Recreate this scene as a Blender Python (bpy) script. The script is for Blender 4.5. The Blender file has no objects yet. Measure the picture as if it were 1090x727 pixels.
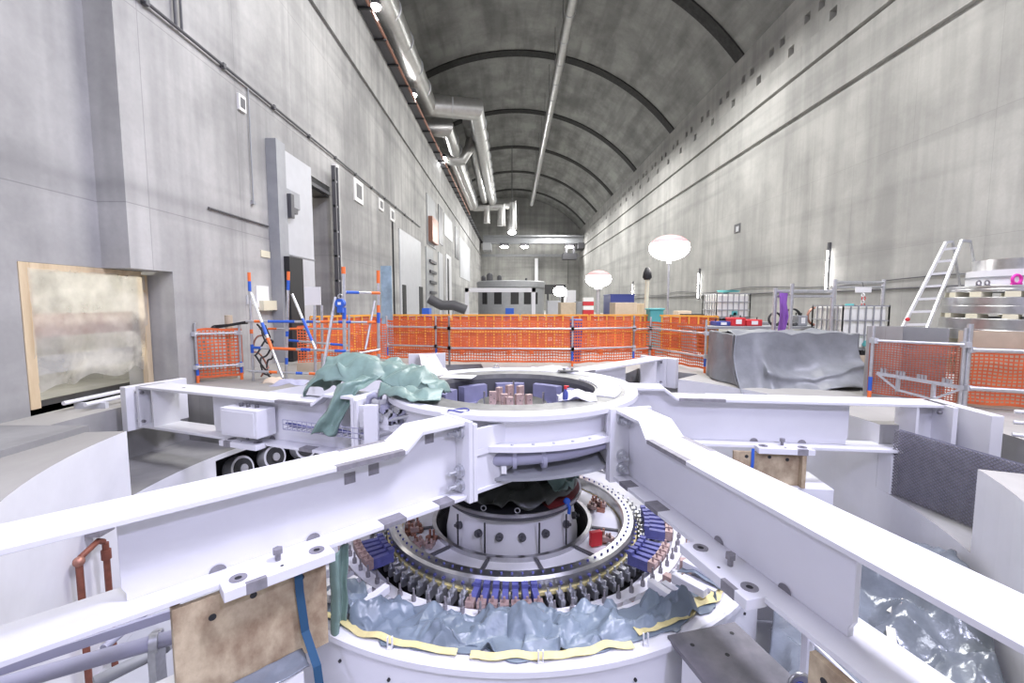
import bpy, math, random
from mathutils import Vector, Matrix, noise
SC = bpy.context.scene
COL = SC.collection
random.seed(7)
PI = math.pi
# ---------------------------------------------------------------- camera
FPX, CXP, CYP, EYE = 485.0, 545.0, 363.5, 1.52
PITCH = math.atan(41.5 / 485)
cam_d = bpy.data.cameras.new('camera')
cam_d.sensor_width = 36.0
cam_d.lens = 36.0 * FPX / 1090
cam_d.clip_start = 0.05
cam_d.clip_end = 400
cam = bpy.data.objects.new('camera', cam_d)
cam.location = (0, 0, EYE)
cam.rotation_euler = (PI / 2 - PITCH, 0, 0)
COL.objects.link(cam)
SC.camera = cam


def ray(px, py):
    u = (px - CXP) / FPX
    v = (py - CYP) / FPX
    return Vector((u, math.cos(PITCH) - v * math.sin(PITCH), -math.sin(PITCH) - v * math.cos(PITCH)))


def onz(px, py, z):
    d = ray(px, py)
    return Vector((0, 0, EYE)) + d * ((z - EYE) / d.z)


def ony(px, py, y):
    d = ray(px, py)
    return Vector((0, 0, EYE)) + d * (y / d.y)


def onx(px, py, x):
    d = ray(px, py)
    return Vector((0, 0, EYE)) + d * (x / d.x)


# ---------------------------------------------------------------- mesh builder
class MB:
    def __init__(s):
        s.v = []
        s.f = []
        s.k = []

    def add(s, vs, fs):
        n = len(s.v)
        s.k.append((n, len(s.f)))
        s.v += [tuple(v) for v in vs]
        s.f += [tuple(i + n for i in f) for f in fs]
        return s

    def hexa(s, p):           # 8 points: bottom 4 ccw, top 4 ccw
        return s.add(p, [(3, 2, 1, 0), (4, 5, 6, 7), (0, 1, 5, 4), (1, 2, 6, 5), (2, 3, 7, 6), (3, 0, 4, 7)])

    def box(s, x0, x1, y0, y1, z0, z1):
        return s.hexa([(x0, y0, z0), (x1, y0, z0), (x1, y1, z0), (x0, y1, z0),
                       (x0, y0, z1), (x1, y0, z1), (x1, y1, z1), (x0, y1, z1)])

    def obox(s, c, ax, hx, hy, z0, z1):     # oriented box: ax = angle of local x
        ca, sa = math.cos(ax), math.sin(ax)
        P = []
        for z in (z0, z1):
            for a, b in ((-hx, -hy), (hx, -hy), (hx, hy), (-hx, hy)):
                P.append((c[0] + a * ca - b * sa, c[1] + a * sa + b * ca, z))
        return s.hexa(P)

    def tube(s, pts, r, n=10, cap=True):
        pts = [Vector(p) for p in pts]
        rs = r if isinstance(r, (list, tuple)) else [r] * len(pts)
        rings = []
        up = None
        for i, p in enumerate(pts):
            if i == 0:
                t = pts[1] - p
            elif i == len(pts) - 1:
                t = p - pts[i - 1]
            else:
                t = (pts[i + 1] - p).normalized() + (p - pts[i - 1]).normalized()
            t.normalize()
            if up is None:
                a = Vector((0, 0, 1)) if abs(t.z) < .9 else Vector((1, 0, 0))
                up = (a - t * a.dot(t)).normalized()
            else:
                up = (up - t * up.dot(t))
                up.normalize()
            b = t.cross(up)
            k = 1.0
            if 0 < i < len(pts) - 1:
                c = (pts[i + 1] - p).normalized().dot((p - pts[i - 1]).normalized())
                k = min(1.6, 1 / max(.3, math.sqrt((1 + c) / 2)))
            ring = []
            for j in range(n):
                a = 2 * PI * j / n
                ring.append(p + (up * math.cos(a) + b * math.sin(a)) * rs[i] * (1 if k == 1 else (1 + (k - 1) * .5)))
            rings.append(ring)
        vs = [v for rg in rings for v in rg]
        fs = []
        for i in range(len(pts) - 1):
            for j in range(n):
                fs.append((i * n + j, i * n + (j + 1) % n, (i + 1) * n + (j + 1) % n, (i + 1) * n + j))
        if cap:
            fs.append(tuple(range(n - 1, -1, -1)))
            m = (len(pts) - 1) * n
            fs.append(tuple(m + j for j in range(n)))
        return s.add(vs, fs)

    def bar(s, a, b, w, h):   # rectangular bar between two points
        a, b = Vector(a), Vector(b)
        t = (b - a).normalized()
        u = Vector((0, 0, 1)) if abs(t.z) < .95 else Vector((0, 1, 0))
        sd = t.cross(u).normalized()
        u = sd.cross(t)
        P = []
        for p in (a, b):
            for x, y in ((-w / 2, -h / 2), (w / 2, -h / 2), (w / 2, h / 2), (-w / 2, h / 2)):
                P.append(p + sd * x + u * y)
        return s.add(P, [(0, 1, 2, 3), (7, 6, 5, 4), (0, 4, 5, 1), (1, 5, 6, 2), (2, 6, 7, 3), (3, 7, 4, 0)])

    def lathe(s, prof, c=(0, 0), n=96, a0=0, a1=2 * PI, closed=False):   # prof: (r, z) list
        full = abs(a1 - a0 - 2 * PI) < 1e-6
        m = n if full else n + 1
        k = len(prof)
        vs = []
        for i in range(m):
            a = a0 + (a1 - a0) * i / n
            for r, z in prof:
                vs.append((c[0] + r * math.cos(a), c[1] + r * math.sin(a), z))
        fs = []
        for i in range(n):
            i2 = (i + 1) % m
            for j in range(k if closed else k - 1):
                j2 = (j + 1) % k
                fs.append((i * k + j, i2 * k + j, i2 * k + j2, i * k + j2))
        if not full and closed:
            fs.append(tuple(range(k)))
            fs.append(tuple(n * k + j for j in range(k - 1, -1, -1)))
        return s.add(vs, fs)

    def ring(s, r0, r1, z0, z1, c=(0, 0), n=96, a0=0, a1=2 * PI):
        return s.lathe([(r0, z0), (r1, z0), (r1, z1), (r0, z1)], c, n, a0, a1, True)

    def cyl(s, c, r, z0, z1, n=16, r2=None):
        r2 = r if r2 is None else r2
        return s.lathe([(1e-4, z0), (r, z0), (r2, z1), (1e-4, z1)], c, n)

    def rod(s, a, b, r, n=12):
        return s.tube([a, b], r, n)

    def sph(s, c, rx, ry, rz, nu=20, nv=12):
        vs, fs = [], []
        for i in range(nv + 1):
            t = PI * i / nv
            for j in range(nu):
                a = 2 * PI * j / nu
                vs.append((c[0] + rx * math.sin(t) * math.cos(a), c[1] + ry * math.sin(t) * math.sin(a), c[2] + rz * math.cos(t)))
        for i in range(nv):
            for j in range(nu):
                fs.append((i * nu + j, (i + 1) * nu + j, (i + 1) * nu + (j + 1) % nu, i * nu + (j + 1) % nu))
        return s.add(vs, fs)

    def torus(s, c, R, r, ax='z', n=24, k=8):
        vs, fs = [], []
        for i in range(n):
            a = 2 * PI * i / n
            for j in range(k):
                b = 2 * PI * j / k
                q = ((R + r * math.cos(b)) * math.cos(a), (R + r * math.cos(b)) * math.sin(a), r * math.sin(b))
                if ax == 'y':
                    q = (q[0], q[2], q[1])
                if ax == 'x':
                    q = (q[2], q[0], q[1])
                vs.append((c[0] + q[0], c[1] + q[1], c[2] + q[2]))
        for i in range(n):
            for j in range(k):
                fs.append((i * k + j, ((i + 1) % n) * k + j, ((i + 1) % n) * k + (j + 1) % k, i * k + (j + 1) % k))
        return s.add(vs, fs)

    def grid(s, fn, nu, nv):
        vs = [fn(i / nu, j / nv) for i in range(nu + 1) for j in range(nv + 1)]
        fs = [(i * (nv + 1) + j, (i + 1) * (nv + 1) + j, (i + 1) * (nv + 1) + j + 1, i * (nv + 1) + j + 1) for i in range(nu) for j in range(nv)]
        return s.add(vs, fs)

    def prism(s, poly, axis, a, b):   # polygon in the plane normal to axis, extruded a..b
        n = len(poly)
        def P(q, t):
            return (t, q[0], q[1]) if axis == 'x' else ((q[0], t, q[1]) if axis == 'y' else (q[0], q[1], t))
        vs = [P(q, a) for q in poly] + [P(q, b) for q in poly]
        fs = [tuple(range(n - 1, -1, -1)), tuple(range(n, 2 * n))] + [(i, (i + 1) % n, n + (i + 1) % n, n + i) for i in range(n)]
        return s.add(vs, fs)


def wloc(o):
    p = Vector((0, 0, 0))
    while o is not None:
        p = p + o.location
        o = o.parent
    return p


def obj(name, mb, mat, parent=None, smooth=None, bevel=0, solid=0, kind=None, label=None, fixn=True, sub=0):
    """link one mesh object; smooth = auto-smooth angle in degrees"""
    if parent is not None:
        org = wloc(parent)
        loc = Vector((0, 0, 0))
    else:
        xs = [v[0] for v in mb.v]; ys = [v[1] for v in mb.v]; zs = [v[2] for v in mb.v]
        org = Vector(((min(xs) + max(xs)) / 2, (min(ys) + max(ys)) / 2, min(zs)))
        loc = org
    me = bpy.data.meshes.new(name)
    me.from_pydata([(v[0] - org.x, v[1] - org.y, v[2] - org.z) for v in mb.v], [], mb.f)
    me.validate()
    if fixn:
        import bmesh
        bm = bmesh.new(); bm.from_mesh(me)
        bmesh.ops.recalc_face_normals(bm, faces=bm.faces)
        bm.to_mesh(me); bm.free()
    if smooth is not None:
        me.polygons.foreach_set('use_smooth', [True] * len(me.polygons))
        if smooth < 180:
            me.set_sharp_from_angle(angle=math.radians(smooth))
    if isinstance(mat, (list, tuple)):
        for m in mat: me.materials.append(m)
    else:
        me.materials.append(mat)
    o = bpy.data.objects.new(name, me)
    o.location = loc
    COL.objects.link(o)
    if parent is not None: o.parent = parent
    if solid:
        md = o.modifiers.new('solid', 'SOLIDIFY'); md.thickness = solid; md.offset = 0
    if bevel:
        md = o.modifiers.new('bevel', 'BEVEL'); md.width = bevel; md.segments = 2; md.limit_method = 'ANGLE'
    if sub:
        md = o.modifiers.new('sub', 'SUBSURF'); md.levels = sub; md.render_levels = sub
    if kind: o['kind'] = kind
    if label: o['label'] = label
    return o


def each(name, mb, mat, parent, n=1, **kw):
    """every piece (n shapes each) of a builder as an object of its own"""
    ks = mb.k + [(len(mb.v), len(mb.f))]
    out = []
    for i in range(0, len(mb.k), n):
        (v0, f0), (v1, f1) = ks[i], ks[min(i + n, len(mb.k))]
        p = MB(); p.v = mb.v[v0:v1]; p.f = [tuple(q - v0 for q in f) for f in mb.f[f0:f1]]
        out.append(obj(name, p, mat, parent, **kw))
    return out


def thing(name, label, cat, loc, group=None):
    o = bpy.data.objects.new(name, None)
    o.location = loc
    o.empty_display_size = .1
    COL.objects.link(o)
    o['label'] = label; o['category'] = cat
    if group: o['group'] = group
    return o


def tag(o, label, cat, group=None, kind=None):
    o['label'] = label; o['category'] = cat
    if group: o['group'] = group
    if kind: o['kind'] = kind
    return o


def copy_tree(o, loc=None, label=None, rotz=None, parent=None):
    c = o.copy(); COL.objects.link(c)
    if parent is not None: c.parent = parent
    if loc is not None: c.location = loc
    if rotz is not None: c.rotation_euler = (0, 0, rotz)
    if label: c['label'] = label
    for ch in list(o.children): copy_tree(ch, parent=c)
    return c


# ---------------------------------------------------------------- materials
def nd(nt, t, **kw):
    n = nt.nodes.new(t)
    for k, v in kw.items():
        if k in n.inputs: n.inputs[k].default_value = v
        else: setattr(n, k, v)
    return n


def base(name, col, rough=.5, metal=0, spec=.5):
    m = bpy.data.materials.new(name); m.use_nodes = True
    b = m.node_tree.nodes['Principled BSDF']
    b.inputs['Base Color'].default_value = (*col, 1)
    b.inputs['Roughness'].default_value = rough
    b.inputs['Metallic'].default_value = metal
    b.inputs['Specular IOR Level'].default_value = spec
    return m, m.node_tree, b


def mat(name, col, rough=.5, metal=0, var=0, scale=4, col2=None, bump=0, bscale=30, stretch=None, spec=.5, detail=4):
    m, nt, b = base(name, col, rough, metal, spec)
    L = nt.links.new
    if var or col2 or bump:
        tc = nd(nt, 'ShaderNodeTexCoord')
        mp = nd(nt, 'ShaderNodeMapping')
        if stretch: mp.inputs['Scale'].default_value = stretch
        L(tc.outputs['Object'], mp.inputs['Vector'])
        if var or col2:
            n = nd(nt, 'ShaderNodeTexNoise', Scale=scale, Detail=detail, Roughness=.6)
            L(mp.outputs[0], n.inputs['Vector'])
            r = nd(nt, 'ShaderNodeValToRGB')
            r.color_ramp.elements[0].position = .35; r.color_ramp.elements[1].position = .68
            c2 = col2 or tuple(max(0, x * (1 - var)) for x in col)
            r.color_ramp.elements[0].color = (*c2, 1); r.color_ramp.elements[1].color = (*col, 1)
            L(n.outputs['Fac'], r.inputs['Fac']); L(r.outputs[0], b.inputs['Base Color'])
        if bump:
            n2 = nd(nt, 'ShaderNodeTexNoise', Scale=bscale, Detail=3)
            L(mp.outputs[0], n2.inputs['Vector'])
            bp = nd(nt, 'ShaderNodeBump', Strength=bump, Distance=.02)
            L(n2.outputs['Fac'], bp.inputs['Height']); L(bp.outputs[0], b.inputs['Normal'])
    return m


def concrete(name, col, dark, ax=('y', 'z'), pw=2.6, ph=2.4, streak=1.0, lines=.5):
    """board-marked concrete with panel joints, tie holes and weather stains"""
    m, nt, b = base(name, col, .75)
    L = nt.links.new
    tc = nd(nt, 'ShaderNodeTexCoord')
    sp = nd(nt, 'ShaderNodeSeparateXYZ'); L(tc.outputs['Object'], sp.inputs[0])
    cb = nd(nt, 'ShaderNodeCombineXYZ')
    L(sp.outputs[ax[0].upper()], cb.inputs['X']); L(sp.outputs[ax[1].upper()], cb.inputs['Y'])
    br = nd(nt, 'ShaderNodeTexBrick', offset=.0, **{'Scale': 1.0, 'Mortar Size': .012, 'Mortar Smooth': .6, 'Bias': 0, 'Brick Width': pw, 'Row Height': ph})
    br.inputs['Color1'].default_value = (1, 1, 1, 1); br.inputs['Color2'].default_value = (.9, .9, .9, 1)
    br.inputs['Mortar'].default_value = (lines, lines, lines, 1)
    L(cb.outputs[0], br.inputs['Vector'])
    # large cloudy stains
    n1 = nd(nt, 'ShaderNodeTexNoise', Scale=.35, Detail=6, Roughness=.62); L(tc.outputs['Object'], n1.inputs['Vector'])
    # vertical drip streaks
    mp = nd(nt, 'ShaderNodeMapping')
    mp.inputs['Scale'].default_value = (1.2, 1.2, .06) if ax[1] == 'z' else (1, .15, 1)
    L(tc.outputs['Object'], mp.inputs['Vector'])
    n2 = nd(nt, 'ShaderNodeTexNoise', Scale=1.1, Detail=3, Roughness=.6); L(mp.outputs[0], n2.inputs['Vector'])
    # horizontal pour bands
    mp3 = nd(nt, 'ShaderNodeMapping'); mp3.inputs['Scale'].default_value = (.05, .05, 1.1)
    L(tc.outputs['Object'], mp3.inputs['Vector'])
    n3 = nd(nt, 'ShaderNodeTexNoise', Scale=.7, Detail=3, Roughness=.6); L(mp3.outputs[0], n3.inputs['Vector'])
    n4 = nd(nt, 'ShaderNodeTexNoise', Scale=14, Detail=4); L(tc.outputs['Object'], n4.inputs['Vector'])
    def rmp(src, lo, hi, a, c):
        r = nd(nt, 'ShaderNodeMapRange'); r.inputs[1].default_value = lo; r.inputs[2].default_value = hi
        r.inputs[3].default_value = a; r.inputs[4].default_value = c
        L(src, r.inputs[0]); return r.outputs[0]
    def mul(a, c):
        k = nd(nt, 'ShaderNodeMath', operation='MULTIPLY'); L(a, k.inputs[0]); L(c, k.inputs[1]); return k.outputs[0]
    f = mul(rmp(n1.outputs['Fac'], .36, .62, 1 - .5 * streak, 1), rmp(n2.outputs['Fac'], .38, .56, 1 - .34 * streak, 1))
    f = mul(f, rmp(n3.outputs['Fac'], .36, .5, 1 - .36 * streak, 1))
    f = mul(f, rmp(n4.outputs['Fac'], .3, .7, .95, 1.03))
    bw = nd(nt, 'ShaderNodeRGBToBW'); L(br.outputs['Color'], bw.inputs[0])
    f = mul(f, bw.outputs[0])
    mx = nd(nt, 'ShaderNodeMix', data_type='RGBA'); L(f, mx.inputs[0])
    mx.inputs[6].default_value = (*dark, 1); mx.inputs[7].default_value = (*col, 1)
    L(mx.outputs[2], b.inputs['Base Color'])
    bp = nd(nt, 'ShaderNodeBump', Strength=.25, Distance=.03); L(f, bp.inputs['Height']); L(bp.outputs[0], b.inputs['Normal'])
    return m


def emis(name, col, s, mix=None):
    m, nt, b = base(name, col, .4)
    b.inputs['Emission Color'].default_value = (*col, 1)
    b.inputs['Emission Strength'].default_value = s
    return m


M = {}
M['wallL'] = concrete('concrete_wall_left', (.50, .495, .485), (.13, .13, .135), ('y', 'z'), 2.6, 3.1, 1.0, .6)
M['wallR'] = concrete('concrete_wall_right', (.50, .495, .475), (.16, .16, .16), ('y', 'z'), 2.6, 3.4, .8, .72)
M['wallF'] = concrete('concrete_wall_far', (.42, .42, .40), (.15, .15, .15), ('x', 'z'), 2.6, 2.6, .9, .7)
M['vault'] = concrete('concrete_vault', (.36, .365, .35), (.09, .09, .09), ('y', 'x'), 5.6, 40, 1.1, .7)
M['floor'] = concrete('concrete_floor', (.44, .43, .40), (.22, .21, .2), ('x', 'y'), 3, 3, .8, .7)
M['dark_conc'] = concrete('raw_concrete', (.36, .355, .35), (.14, .14, .14), ('x', 'z'), 1.3, 1.3, 1, .8)
M['rib'] = mat('rib_dark', (.05, .05, .05), .9, var=.4)
M['white'] = mat('white_paint', (.74, .74, .775), .38, var=.03, scale=3)
M['white_matt'] = mat('white_wall_paint', (.76, .76, .79), .6, var=.07, scale=2)
M['greyp'] = mat('bare_primer', (.27, .26, .28), .55, var=.3, scale=12)
M['steel'] = mat('machined_steel', (.62, .62, .63), .28, 1, var=.2, scale=6)
M['ringsteel'] = mat('oiled_ring_steel', (.27, .27, .255), .5, .3, var=.35, scale=5)
M['galv'] = mat('galvanised_tube', (.66, .67, .70), .38, .85, var=.15, scale=20)
M['duct'] = mat('duct_sheet_metal', (.55, .55, .54), .38, .85, var=.15, scale=3)
M['black'] = mat('black', (.018, .018, .02), .6)
M['rubber'] = mat('black_rubber', (.03, .03, .032), .7)
M['darkgrey'] = mat('dark_grey', (.09, .09, .1), .5)
M['grey'] = mat('grey_paint', (.33, .34, .36), .5, var=.12, scale=3)
M['lgrey'] = mat('light_grey_paint', (.52, .53, .56), .5, var=.08, scale=2)
M['wood'] = mat('pale_timber', (.68, .56, .38), .7, col2=(.52, .4, .25), scale=6, stretch=(1, 1, .15))
M['ply'] = mat('worn_plywood', (.60, .50, .34), .75, col2=(.27, .19, .12), scale=5.5, detail=10, stretch=(1, 1, .7), bump=.2)
M['board'] = mat('tan_board', (.58, .48, .36), .8, var=.12, scale=5)
M['copper'] = mat('copper', (.45, .22, .16), .45, .5, var=.3, scale=20)
M['copperd'] = mat('oxide_copper_pipe', (.24, .08, .05), .55, .2, var=.3, scale=14)
M['pink'] = mat('tinned_copper', (.50, .36, .33), .45, .3, var=.25, scale=30)
M['blue'] = mat('blue_tape', (.03, .12, .55), .5)
M['strap'] = mat('blue_strap', (.015, .07, .15), .7)
M['orange'] = mat('orange_tape', (.85, .18, .04), .5)
M['net'] = mat('orange_net', (.80, .17, .045), .6, col2=(.62, .12, .04), scale=3)
M['netR'] = mat('rust_net', (.55, .14, .07), .65, col2=(.36, .10, .06), scale=3)
M['netY'] = mat('yellow_orange_steel', (.85, .40, .06), .5)
M['red'] = mat('red_paint', (.6, .03, .04), .45)
M['purple'] = mat('purple_sheath', (.26, .10, .45), .5)
M['navy'] = mat('navy_plastic', (.05, .07, .28), .5)
M['teal'] = mat('teal_plastic', (.10, .42, .42), .45)
M['magenta'] = mat('magenta_paint', (.8, .05, .45), .4)
M['indigo'] = mat('indigo_insulation', (.12, .13, .36), .5, var=.3, scale=12)
M['lav'] = mat('lavender_paint', (.36, .36, .46), .42)
M['alu'] = mat('bright_aluminium', (.85, .85, .86), .45, .3)
M['tarpG'] = mat('green_grey_tarp', (.20, .30, .265), .4, var=.25, scale=4, bump=.3, bscale=9)
M['tarpB'] = mat('blue_grey_tarp', (.18, .225, .275), .36, var=.25, scale=3, bump=.35, bscale=10)
M['tarpS'] = mat('silver_grey_tarp', (.23, .24, .255), .42, var=.25, scale=3, bump=.3, bscale=7)
M['tarpD'] = mat('black_green_bag', (.045, .05, .04), .33, var=.4, scale=6, bump=.3, bscale=12)
M['foil'] = mat('grey_polythene', (.20, .225, .26), .22, .1, var=.3, scale=3, bump=.4, bscale=9)
M['tapeY'] = mat('yellow_tape', (.72, .63, .30), .6, var=.2, scale=12)
M['tapeW'] = mat('cream_tape', (.78, .73, .62), .6, var=.1, scale=12)
M['blackplate'] = mat('scuffed_steel_plate', (.13, .13, .145), .5, .3, col2=(.21, .20, .22), scale=5, detail=8)
M['cream'] = mat('cream_spacer', (.72, .68, .52), .7)
M['paper'] = mat('paper', (.85, .85, .84), .7)
M['film'] = None
# ================================================================ SETTING
XL, XA, XR, YE, YB = -6.0, -6.45, 13.2, 90.0, -7.0
HX, HY = 0.0, 5.78                       # machine axis
ST = dict(kind='structure')
PR, PB = 4.6, 5.75                       # pit radius, pocket back radius
POCK = [(162, 186), (-22, -2.5), (228, 246), (279, 296), (44, 58), (98, 118)]


def inpocket(a):
    a %= 360
    return any((a - lo) % 360 < (hi - lo) for lo, hi in POCK)


def pback(a): return 5.5 if 30 < a % 360 < 125 else PB


# ---- floor with the machine pit cut out
angs = sorted({round(x % 360, 3) for x in [i * 3.0 for i in range(120)] + [q for p in POCK for q in p] +
               [math.degrees(math.atan2(yy - HY, xx - HX)) % 360 for xx in (XA, XR) for yy in (YB, YE)]})
fl = MB()
for i, a in enumerate(angs):
    b = angs[(i + 1) % len(angs)]
    mid = (a + ((b - a) % 360) / 2)
    r0 = pback(mid) if inpocket(mid) else PR
    P = []
    for t in (a, b):
        c, s = math.cos(math.radians(t)), math.sin(math.radians(t))
        k = 1e9
        if c > 1e-6: k = min(k, (XR - HX) / c)
        if c < -1e-6: k = min(k, (XA - HX) / c)
        if s > 1e-6: k = min(k, (YE - HY) / s)
        if s < -1e-6: k = min(k, (YB - HY) / s)
        P.append(((HX + r0 * c, HY + r0 * s, 0), (HX + k * c, HY + k * s, 0)))
    fl.add([P[0][0], P[0][1], P[1][1], P[1][0]], [(0, 1, 2, 3)])
obj('floor', fl, M['floor'], **ST)
# ---- pit: wall, pockets for the bracket arms, bottom
pw, pk = MB(), MB()
VENT = (141, 168)
allang = sorted({round(x % 360, 3) for x in [i * 3.0 for i in range(120)] + [q for p in POCK for q in p] + list(VENT)})
for i, a in enumerate(allang):
    b = allang[(i + 1) % len(allang)]
    w = (b - a) % 360
    mid = a + w / 2
    A, B = math.radians(a), math.radians(a + w)
    def q(r, t, z): return (HX + r * math.cos(t), HY + r * math.sin(t), z)
    spans = []
    top = -.8 if inpocket(mid) else 0
    if VENT[0] < mid % 360 < VENT[1]: spans = [(-2.45, -1.5), (-.88, top)]
    else: spans = [(-2.45, top)]
    for z0, z1 in spans:
        if z1 > z0: pw.add([q(PR, A, z0), q(PR, B, z0), q(PR, B, z1), q(PR, A, z1)], [(0, 1, 2, 3)])
    if inpocket(mid):
        pk.add([q(PR, A, -.8), q(PR, B, -.8), q(pback(mid), B, -.8), q(pback(mid), A, -.8)], [(0, 1, 2, 3)])
        pk.add([q(pback(mid), A, -.8), q(pback(mid), B, -.8), q(pback(mid), B, 0), q(pback(mid), A, 0)], [(0, 1, 2, 3)])
for lo, hi in POCK:
    pb_ = pback(lo + .1)
    for t in (math.radians(lo), math.radians(hi)):
        pk.add([(HX + PR * math.cos(t), HY + PR * math.sin(t), -.8), (HX + pb_ * math.cos(t), HY + pb_ * math.sin(t), -.8),
                (HX + pb_ * math.cos(t), HY + pb_ * math.sin(t), 0), (HX + PR * math.cos(t), HY + PR * math.sin(t), 0)], [(0, 1, 2, 3)])
obj('wall_pit', pw, M['white_matt'], smooth=20, **ST)
obj('wall_pit_pockets', pk, M['dark_conc'], **ST)
pf = MB().cyl((HX, HY), PR + .02, -2.5, -2.45, 72)
wc = MB().ring(PR + .002, 5.7, -.8, -.30, (HX, HY), 1, math.radians(-5.2), math.radians(-2.5))
obj('wall_pit_corner', wc, M['white_matt'], **ST)
obj('floor_pit', pf, M['lgrey'], **ST)
# concrete strip along the left wall, above the pit edge
obj('trim_left_kerb', MB().box(XA, -5.02, YB, 5.3, -.02, .07), M['dark_conc'], **ST)

# ---- left wall
wl = MB()
T = .9
def lw(x, y0, y1, z0, z1): wl.box(x - T, x, y0, y1, z0, z1)
LT = 13.0
OPY0, OPY1, OPZ = 6.0, 8.13, 2.06
DY0, DY1, DZ = 13.75, 15.35, 5.3
lw(XA, YB, OPY0, -.02, LT); lw(XA, OPY0, 7.24, OPZ, LT)
lw(XL, 7.24, OPY1, OPZ, LT); lw(XL, OPY1, DY0, -.02, LT); lw(XL, DY0, DY1, DZ, LT); lw(XL, DY1, YE, -.02, LT)
obj('wall_left', wl, M['wallL'], **ST)
# room behind the doorway and space behind the sheeted opening
nb = MB().box(XL - 3.4, XL - 3.3, DY0 - .6, DY1 + 2.5, 0, DZ + .4).box(XL - 3.4, XL - T, DY1 + 2.4, DY1 + 2.5, 0, DZ + .4)
nb.box(XL - 3.4, XL - T, DY0 - .7, DY0 - .6, 0, DZ + .4).box(XL - 3.4, XL - T, DY0 - .6, DY1 + 2.4, DZ + .4, DZ + .5).box(XL - 3.4, XL - T, DY0 - .6, DY1 + 2.4, -.1, 0)
obj('wall_side_room', nb, M['wallF'], **ST)
nb = MB().box(XA - 2.6, XA - 2.5, OPY0 - .8, OPY1 + 1, -.1, 2.6).box(XA - 2.6, XA - T, OPY1 + .9, OPY1 + 1, -.1, 2.6).box(XA - 2.6, XA - T, OPY0 - .9, OPY0 - .8, -.1, 2.6).box(XA - 2.6, XA - T, OPY0 - .8, OPY1 + .9, 2.5, 2.6).box(XA - 2.6, XA - T, OPY0 - .8, OPY1 + .9, -.1, 0)
obj('wall_side_passage', nb, M['wallF'], **ST)
# roof slab of the inner structure and the wall above it
obj('ceiling_ledge_left', MB().box(-12.6, XL - T, YB, YE, LT - .4, LT), M['dark_conc'], **ST)
obj('trim_left_ledge', MB().box(XL - .02, XL + .10, 7.24, YE, 10.42, LT), M['wallL'], **ST)
# ---- right wall
wr = MB()
wr.box(XR, XR + 1, YB, YE, -.02, 9.93).box(XR + .14, XR + 1, YB, YE, 9.93, 10.12).box(XR - .04, XR + 1, YB, YE, 10.12, 11.84)
wr.box(XR + .14, XR + 1, YB, YE, 11.84, 11.98).box(XR - .10, XR + 1, YB, YE, 11.98, 13.07)
obj('wall_right', wr, M['wallR'], **ST)
# band of square pockets under the vault springing
hb = MB()
holes = []
k = 0
y = 9.05
while y < 84:
    holes.append((y, 14.0, .40)); holes.append((y + .95, 14.0, .40)); holes.append((y + 2.05, 13.14, .44))
    y += 2.83
rows = [(13.07, 13.12), (13.12, 13.60), (13.60, 13.98), (13.98, 14.42), (14.42, 15.62)]
for z0, z1 in rows:
    hs = [(a, a + w, z, z + w) for a, z, w in holes if z0 - .01 <= z - .02 and z + w <= z1 + .02]
    hs.sort()
    y0 = YB
    for a, b2, c, d in hs:
        hb.add([(XR, y0, z0), (XR, a, z0), (XR, a, z1), (XR, y0, z1)], [(0, 1, 2, 3)])
        hb.add([(XR, a, z0), (XR, b2, z0), (XR, b2, c), (XR, a, c)], [(0, 1, 2, 3)])
        hb.add([(XR, a, d), (XR, b2, d), (XR, b2, z1), (XR, a, z1)], [(0, 1, 2, 3)])
        X = XR + .5
        hb.add([(XR, a, c), (XR, b2, c), (XR, b2, d), (XR, a, d), (X, a, c), (X, b2, c), (X, b2, d), (X, a, d)],
               [(4, 5, 6, 7), (0, 1, 5, 4), (1, 2, 6, 5), (2, 3, 7, 6), (3, 0, 4, 7)])
        y0 = b2
    hb.add([(XR, y0, z0), (XR, YE, z0), (XR, YE, z1), (XR, y0, z1)], [(0, 1, 2, 3)])
obj('wall_right_pocket_band', hb, M['wallR'], **ST)
# ---- vault
VX, VZ, VR = .4, 5.32, 16.4
A0, A1 = math.acos((XR - VX) / VR), math.acos((-12.45 - VX) / VR)
def vault_pt(t, y, r=VR):
    a = A0 + (A1 - A0) * t
    return (VX + r * math.cos(a), y, VZ + r * math.sin(a))
ns = 64
vb = MB().grid(lambda u, v: vault_pt(u, YB + (YE - YB) * v), ns, 10)
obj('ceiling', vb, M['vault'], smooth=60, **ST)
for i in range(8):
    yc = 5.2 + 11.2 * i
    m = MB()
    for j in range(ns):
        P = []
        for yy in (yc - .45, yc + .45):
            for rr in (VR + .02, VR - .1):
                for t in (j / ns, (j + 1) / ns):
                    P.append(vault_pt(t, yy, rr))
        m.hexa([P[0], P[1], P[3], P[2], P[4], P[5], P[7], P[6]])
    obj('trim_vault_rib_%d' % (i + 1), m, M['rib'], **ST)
# outer left wall above ledge, end walls
obj('wall_left_upper', MB().box(-12.9, -12.4, YB, YE, LT - .4, 15.9), M['wallF'], **ST)
for nm, y0, y1 in (('wall_far', YE, YE + .4), ('wall_back', YB - .4, YB)):
    m = MB()
    arc = [(vault_pt(t / 40, 0)[0], vault_pt(t / 40, 0)[2]) for t in range(41)]
    m.prism([(XR + .5, -.02), (XR + .5, 15.5)] + arc + [(-12.6, 15.5), (-12.6, -.02)], 'y', y0, y1)
    obj(nm, m, M['wallF'], **ST)

# ================================================================ LEFT WALL FITTINGS
EP = XL + .0
def on_left(px, py, e=0.0): return onx(px, py, XL + e)

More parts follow.
